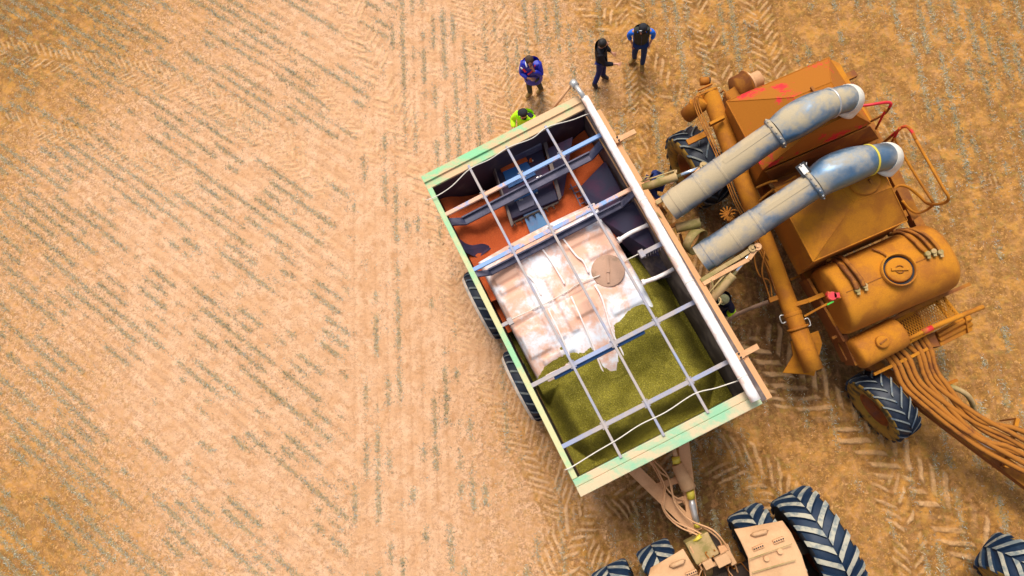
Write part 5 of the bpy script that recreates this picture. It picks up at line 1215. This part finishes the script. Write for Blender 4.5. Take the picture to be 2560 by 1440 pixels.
        if vest:
            for s_ in 'LR':
                nd = {'y': (W('sh'+s_).lerp(W('chest'), .35)+TZ*.03, .07), 's': (W('sh'+s_).lerp(W('el'+s_), .02), .082), 'e': (W('el'+s_), .064), 'w': (W('wr'+s_).lerp(W('el'+s_), .35), .052)}
                skin_mesh('sleeve', nd, [('y', 's'), ('s', 'e'), ('e', 'w')], 's', sleeve, root)
    if hat:
        col, dirv = hat; dirv = Vector((math.cos(hatdir), math.sin(hatdir), 0)) if hatdir is not None else hf
        c = hc+TZ*.046-hf*.030; m = MB(); m.lathe([(0, .106), (.035, .107), (.07, .094), (.098, .062), (.108, .022), (.110, .001)], c, TZ, 28); cr_ = m.build('cap', col, root)
        m = MB(); sr = Vector((dirv.y, -dirv.x, 0)); K = 8; up_ = []; 
        for i in range(K+1):
            a_ = -1.0+2.0*i/K; up_.append(c+dirv*(.070+.065*math.sqrt(max(0, 1-(a_*.92)**2)))+sr*(.086*a_)+TZ*(.024-.02*abs(a_)))
        up_ += [c+dirv*.05+sr*.09+TZ*.005, c+dirv*.05-sr*.09+TZ*.005]
        m.hexa(up_, [q-TZ*.008 for q in up_]); m.build('brim', col, cr_)
        m = MB(); m.tube([c+TZ*.108, c+TZ*.118], .012, 8); m.build('button', col, cr_)
    if hair:
        m = MB(); m.lathe([(-.075, .070), (-.055, .090), (0, .103), (.04, .104), (.08, .088), (.105, .050), (.112, .001)], hc+TZ*.018-hf*.050, TZ+hf*.10, 26)
        ho_ = m.build('hair', hair, root)
        tx = bpy.data.textures.new('lock', 'CLOUDS'); tx.noise_scale = .05; dm = ho_.modifiers.new('d', 'DISPLACE'); dm.texture = tx; dm.strength = .03; dm.mid_level = .5
    return root, W, f, r, hc, hf, b
denim = plain('denim', (0.006, 0.030, 0.13), .85, 0, .4, 30); navy = plain('navy_cloth', (0.004, 0.014, 0.13), .85, 0, .3, 30)
boot_y = plain('suede_boot', (0.26, 0.155, 0.04), .8, 0, .3, 30); boot_b = plain('dark_boot', (0.020, 0.016, 0.022), .6, 0, .4, 30)
vestm = plain('olive_vest', (0.024, 0.028, 0.020), .85, 0, .5, 12); shirt = plain('bright_blue_shirt', (0.006, 0.16, 0.80), .8, 0, .2, 14)
blackj = plain('black_wool', (0.006, 0.005, 0.010), .9, 0, .4, 20); puffy = plain('royal_blue_nylon', (0.006, 0.018, 0.42), .5, 0, .3, 10)
hiv = plain('lime_fabric', (0.52, 0.92, 0.005), .7, 0, .1, 14); capb = plain('black_cap_cloth', (0.008, 0.009, 0.014), .8); khk = plain('khaki_cap_cloth', (0.34, 0.34, 0.17), .9)
hairb = plain('black_hair', (0.008, 0.006, 0.006), .6); hairn = plain('brown_hair', (0.05, 0.024, 0.012), .7); grn = plain('grey_green_cloth', (0.045, 0.045, 0.025), .9, 0, .3, 25)
dnavy = plain('dark_navy_fabric', (0.010, 0.008, 0.030), .85); wht = plain('white_print', (.8, .8, .8), .7); redp = plain('red_print', (.65, .02, .04), .7)
def at_head(px, py, z=1.64): q = P(px, py, z); return Vector((q.x, q.y, 0))
G = 'people standing around the machines'
# man in the olive vest, hands in pockets
r1 = person('man in olive vest over bright blue sleeves with a black cap, hands in pockets', P(1597, 155), R(-92),
   dict(hm=(0, .125, 1.625), ht=(0, .085, 1.715), hb=(0, .065, 1.555), elL=(-.31, -.06, 1.16), wrL=(-.24, .04, .97), paL=(-.20, .08, .92), elR=(.31, -.06, 1.16), wrR=(.22, .04, .96), paR=(.19, .08, .91),
        hiL=(-.10, 0, .90), knL=(-.10, .10, .50), anL=(-.08, .16, .10), toL=(-.07, .35, .045), hiR=(.10, 0, .90), knR=(.13, .03, .50), anR=(.12, -.04, .10), toR=(.27, .08, .045)),
   top=vestm, vest=True, sleeve=shirt, legs=denim, boots=boot_y, coat_low=.08, hat=(capb, None), hatdir=R(-125), skin=SKIN, group=G, headyaw=R(-25))
rt, WP, fv, r_, hc, hf, b_ = r1
m = MB(); c = hc+Vector((math.cos(R(-125)), math.sin(R(-125)), 0))*.088+TZ*.085; m.beam(c-r_*.03, c+r_*.03, .012, .014); m.build('cap_badge', wht, rt)
m = MB()
m.beam(WP((0, .135, 1.42)), WP((0, .165, 1.02)), .012, .008, up=fv); m.build('zip', M['brace'], rt)
for s_ in (-1, 1):
    m = MB(); m.beam(WP((s_*.03, .09, 1.50)), WP((s_*.085, .13, 1.37)), .045, .012, up=fv); m.build('collar', vestm, rt)
# man in black with the open palm
r2 = person('man in black jacket and navy trousers holding an open palm out', P(1502, 196), R(-12),
   dict(shR=(.19, .02, 1.42), elR=(.24, .12, 1.13), wrR=(.20, .38, 1.12), paR=(.19, .46, 1.13), elL=(-.24, .05, 1.15), wrL=(-.20, .22, .98), paL=(-.18, .28, .95),
        hiR=(.09, 0, .90), knR=(.13, -.02, .50), anR=(.26, -.12, .10), toR=(.33, -.02, .045), hiL=(-.09, 0, .90), knL=(-.06, .06, .50), anL=(-.02, .06, .10), toL=(.02, .22, .045)),
   top=blackj, legs=navy, boots=boot_b, hair=hairb, skin=SKIN, open_hand='R', group=G, puff=1.04, coat_low=.10, headyaw=R(12))
# man in the blue padded coat, arms folded, hand at his mouth
r3 = person('man in royal blue padded coat with folded arms and a hand at his mouth', P(1340, 232), R(-100),
   dict(elR=(.25, .12, 1.14), wrR=(.04, .27, 1.20), paR=(-.04, .28, 1.21), elL=(-.26, .14, 1.18), wrL=(-.11, .20, 1.46), paL=(-.07, .17, 1.545),
        knL=(-.12, .02, .50), anL=(-.14, -.06, .10), toL=(-.02, .06, .045), knR=(.12, .10, .50), anR=(.13, .08, .10), toR=(.24, .20, .045), hiL=(-.10, 0, .9), hiR=(.10, 0, .9)),
   top=puffy, legs=grn, boots=boot_y, hair=hairn, skin=SKIN2, puff=1.16, coat_low=.40, group=G, headyaw=R(14))
rt, WP, fv, r_, hc, hf, b_ = r3
m = MB(); m.beam(WP((.17, .16, 1.42)), WP((.10, .20, 1.36)), .06, .014, up=fv); m.build('chest_patch', redp, rt)
m = MB(); m.beam(WP((.235, .13, 1.43)), WP((.185, .16, 1.42)), .05, .014, up=fv); m.build('chest_patch', wht, rt)
m = MB(); m.tube(spline([WP((-.12, .06, 1.50)), WP((-.10, .14, 1.44)), WP((-.02, .20, 1.36)), WP((.05, .22, 1.30))], 4), .018, 8); m.build('red_lining', redp, rt)
m = MB(); m.tube(spline([WP((.11, -.02, 1.50)), WP((.105, .06, 1.50)), WP((.07, .13, 1.46))], 4), .022, 8); m.build('collar', wht, rt)
# man in lime at the end wall
r4 = person('man in lime high visibility shirt and black cap behind the trailer end', at_head(1311, 281, 1.62), R(-112), dict(elL=(-.34, .05, 1.18), elR=(.34, .05, 1.18), wrL=(-.22, .28, 1.15), wrR=(.22, .28, 1.15), paL=(-.2, .36, 1.16), paR=(.2, .36, 1.16)),
   top=hiv, legs=navy, boots=boot_y, hat=(capb, None), hatdir=R(160), skin=SKIN, group=G, puff=1.15)
rt, WP, fv, r_, hc, hf, b_ = r4
m = MB(); m.lathe([(-.03, .115), (.0, .10), (.03, .085)], WP('neck')-TZ*.0, TZ, 24); m.build('collar', dnavy, rt)
skin_mesh('shoulder_panel', {'a': (WP((-.02, -.06, 1.47)), .07), 'b': (WP((-.15, -.02, 1.46)), .075), 'c': (WP((-.20, -.01, 1.44)), .07)}, [('a', 'b'), ('b', 'c')], 'a', dnavy, rt)
# man bending beside the lower duct
r5 = person('worker in dark shirt with lime cuffs and khaki cap beside the trailer', at_head(1812, 748, 1.5), R(-140), dict(shL=(-.20, -.02, 1.36), elL=(-.30, -.02, 1.10), wrL=(-.22, .16, 1.02), paL=(-.2, .22, 1.0), elR=(.30, .06, 1.12), wrR=(.2, .3, 1.1), paR=(.18, .38, 1.1), hb=(0, .05, 1.49), hm=(0, .07, 1.56), ht=(0, .06, 1.64)),
   top=dnavy, legs=navy, boots=boot_y, hat=(khk, None), skin=SKIN, group=G, puff=1.02)
rt, WP, fv, r_, hc, hf, b_ = r5
skin_mesh('lime_sleeve', {'a': (WP((-.27, -.03, 1.20)), .082), 'b': (WP((-.31, -.02, 1.10)), .088), 'c': (WP((-.26, .08, 1.05)), .075)}, [('a', 'b'), ('b', 'c')], 'b', hiv, rt)
# man under the upper duct ram
r6 = person('worker in dark blue with khaki hat bending under the upper ram', at_head(1644, 449, 1.40), R(-20), dict(hb=(0, .06, 1.36), hm=(0, .10, 1.42), ht=(0, .10, 1.50), neck=(0, 0, 1.34), chest=(0, -.10, 1.18), shL=(-.18, -.14, 1.30), shR=(.18, -.10, 1.28), elL=(-.26, -.02, 1.10), elR=(.28, .05, 1.02), wrL=(-.20, .18, 1.0), wrR=(.26, .25, .95), paL=(-.2, .25, 1.0), paR=(.26, .32, .95), pelvis=(0, -.22, .88), hiL=(-.1, -.2, .84), hiR=(.1, -.2, .84), knL=(-.12, -.05, .46), knR=(.12, -.02, .46)),
   top=plain('dark_blue_cloth', (0.004, 0.018, 0.11), .85), legs=navy, boots=boot_y, hat=(khk, None), skin=SKIN, group=G)
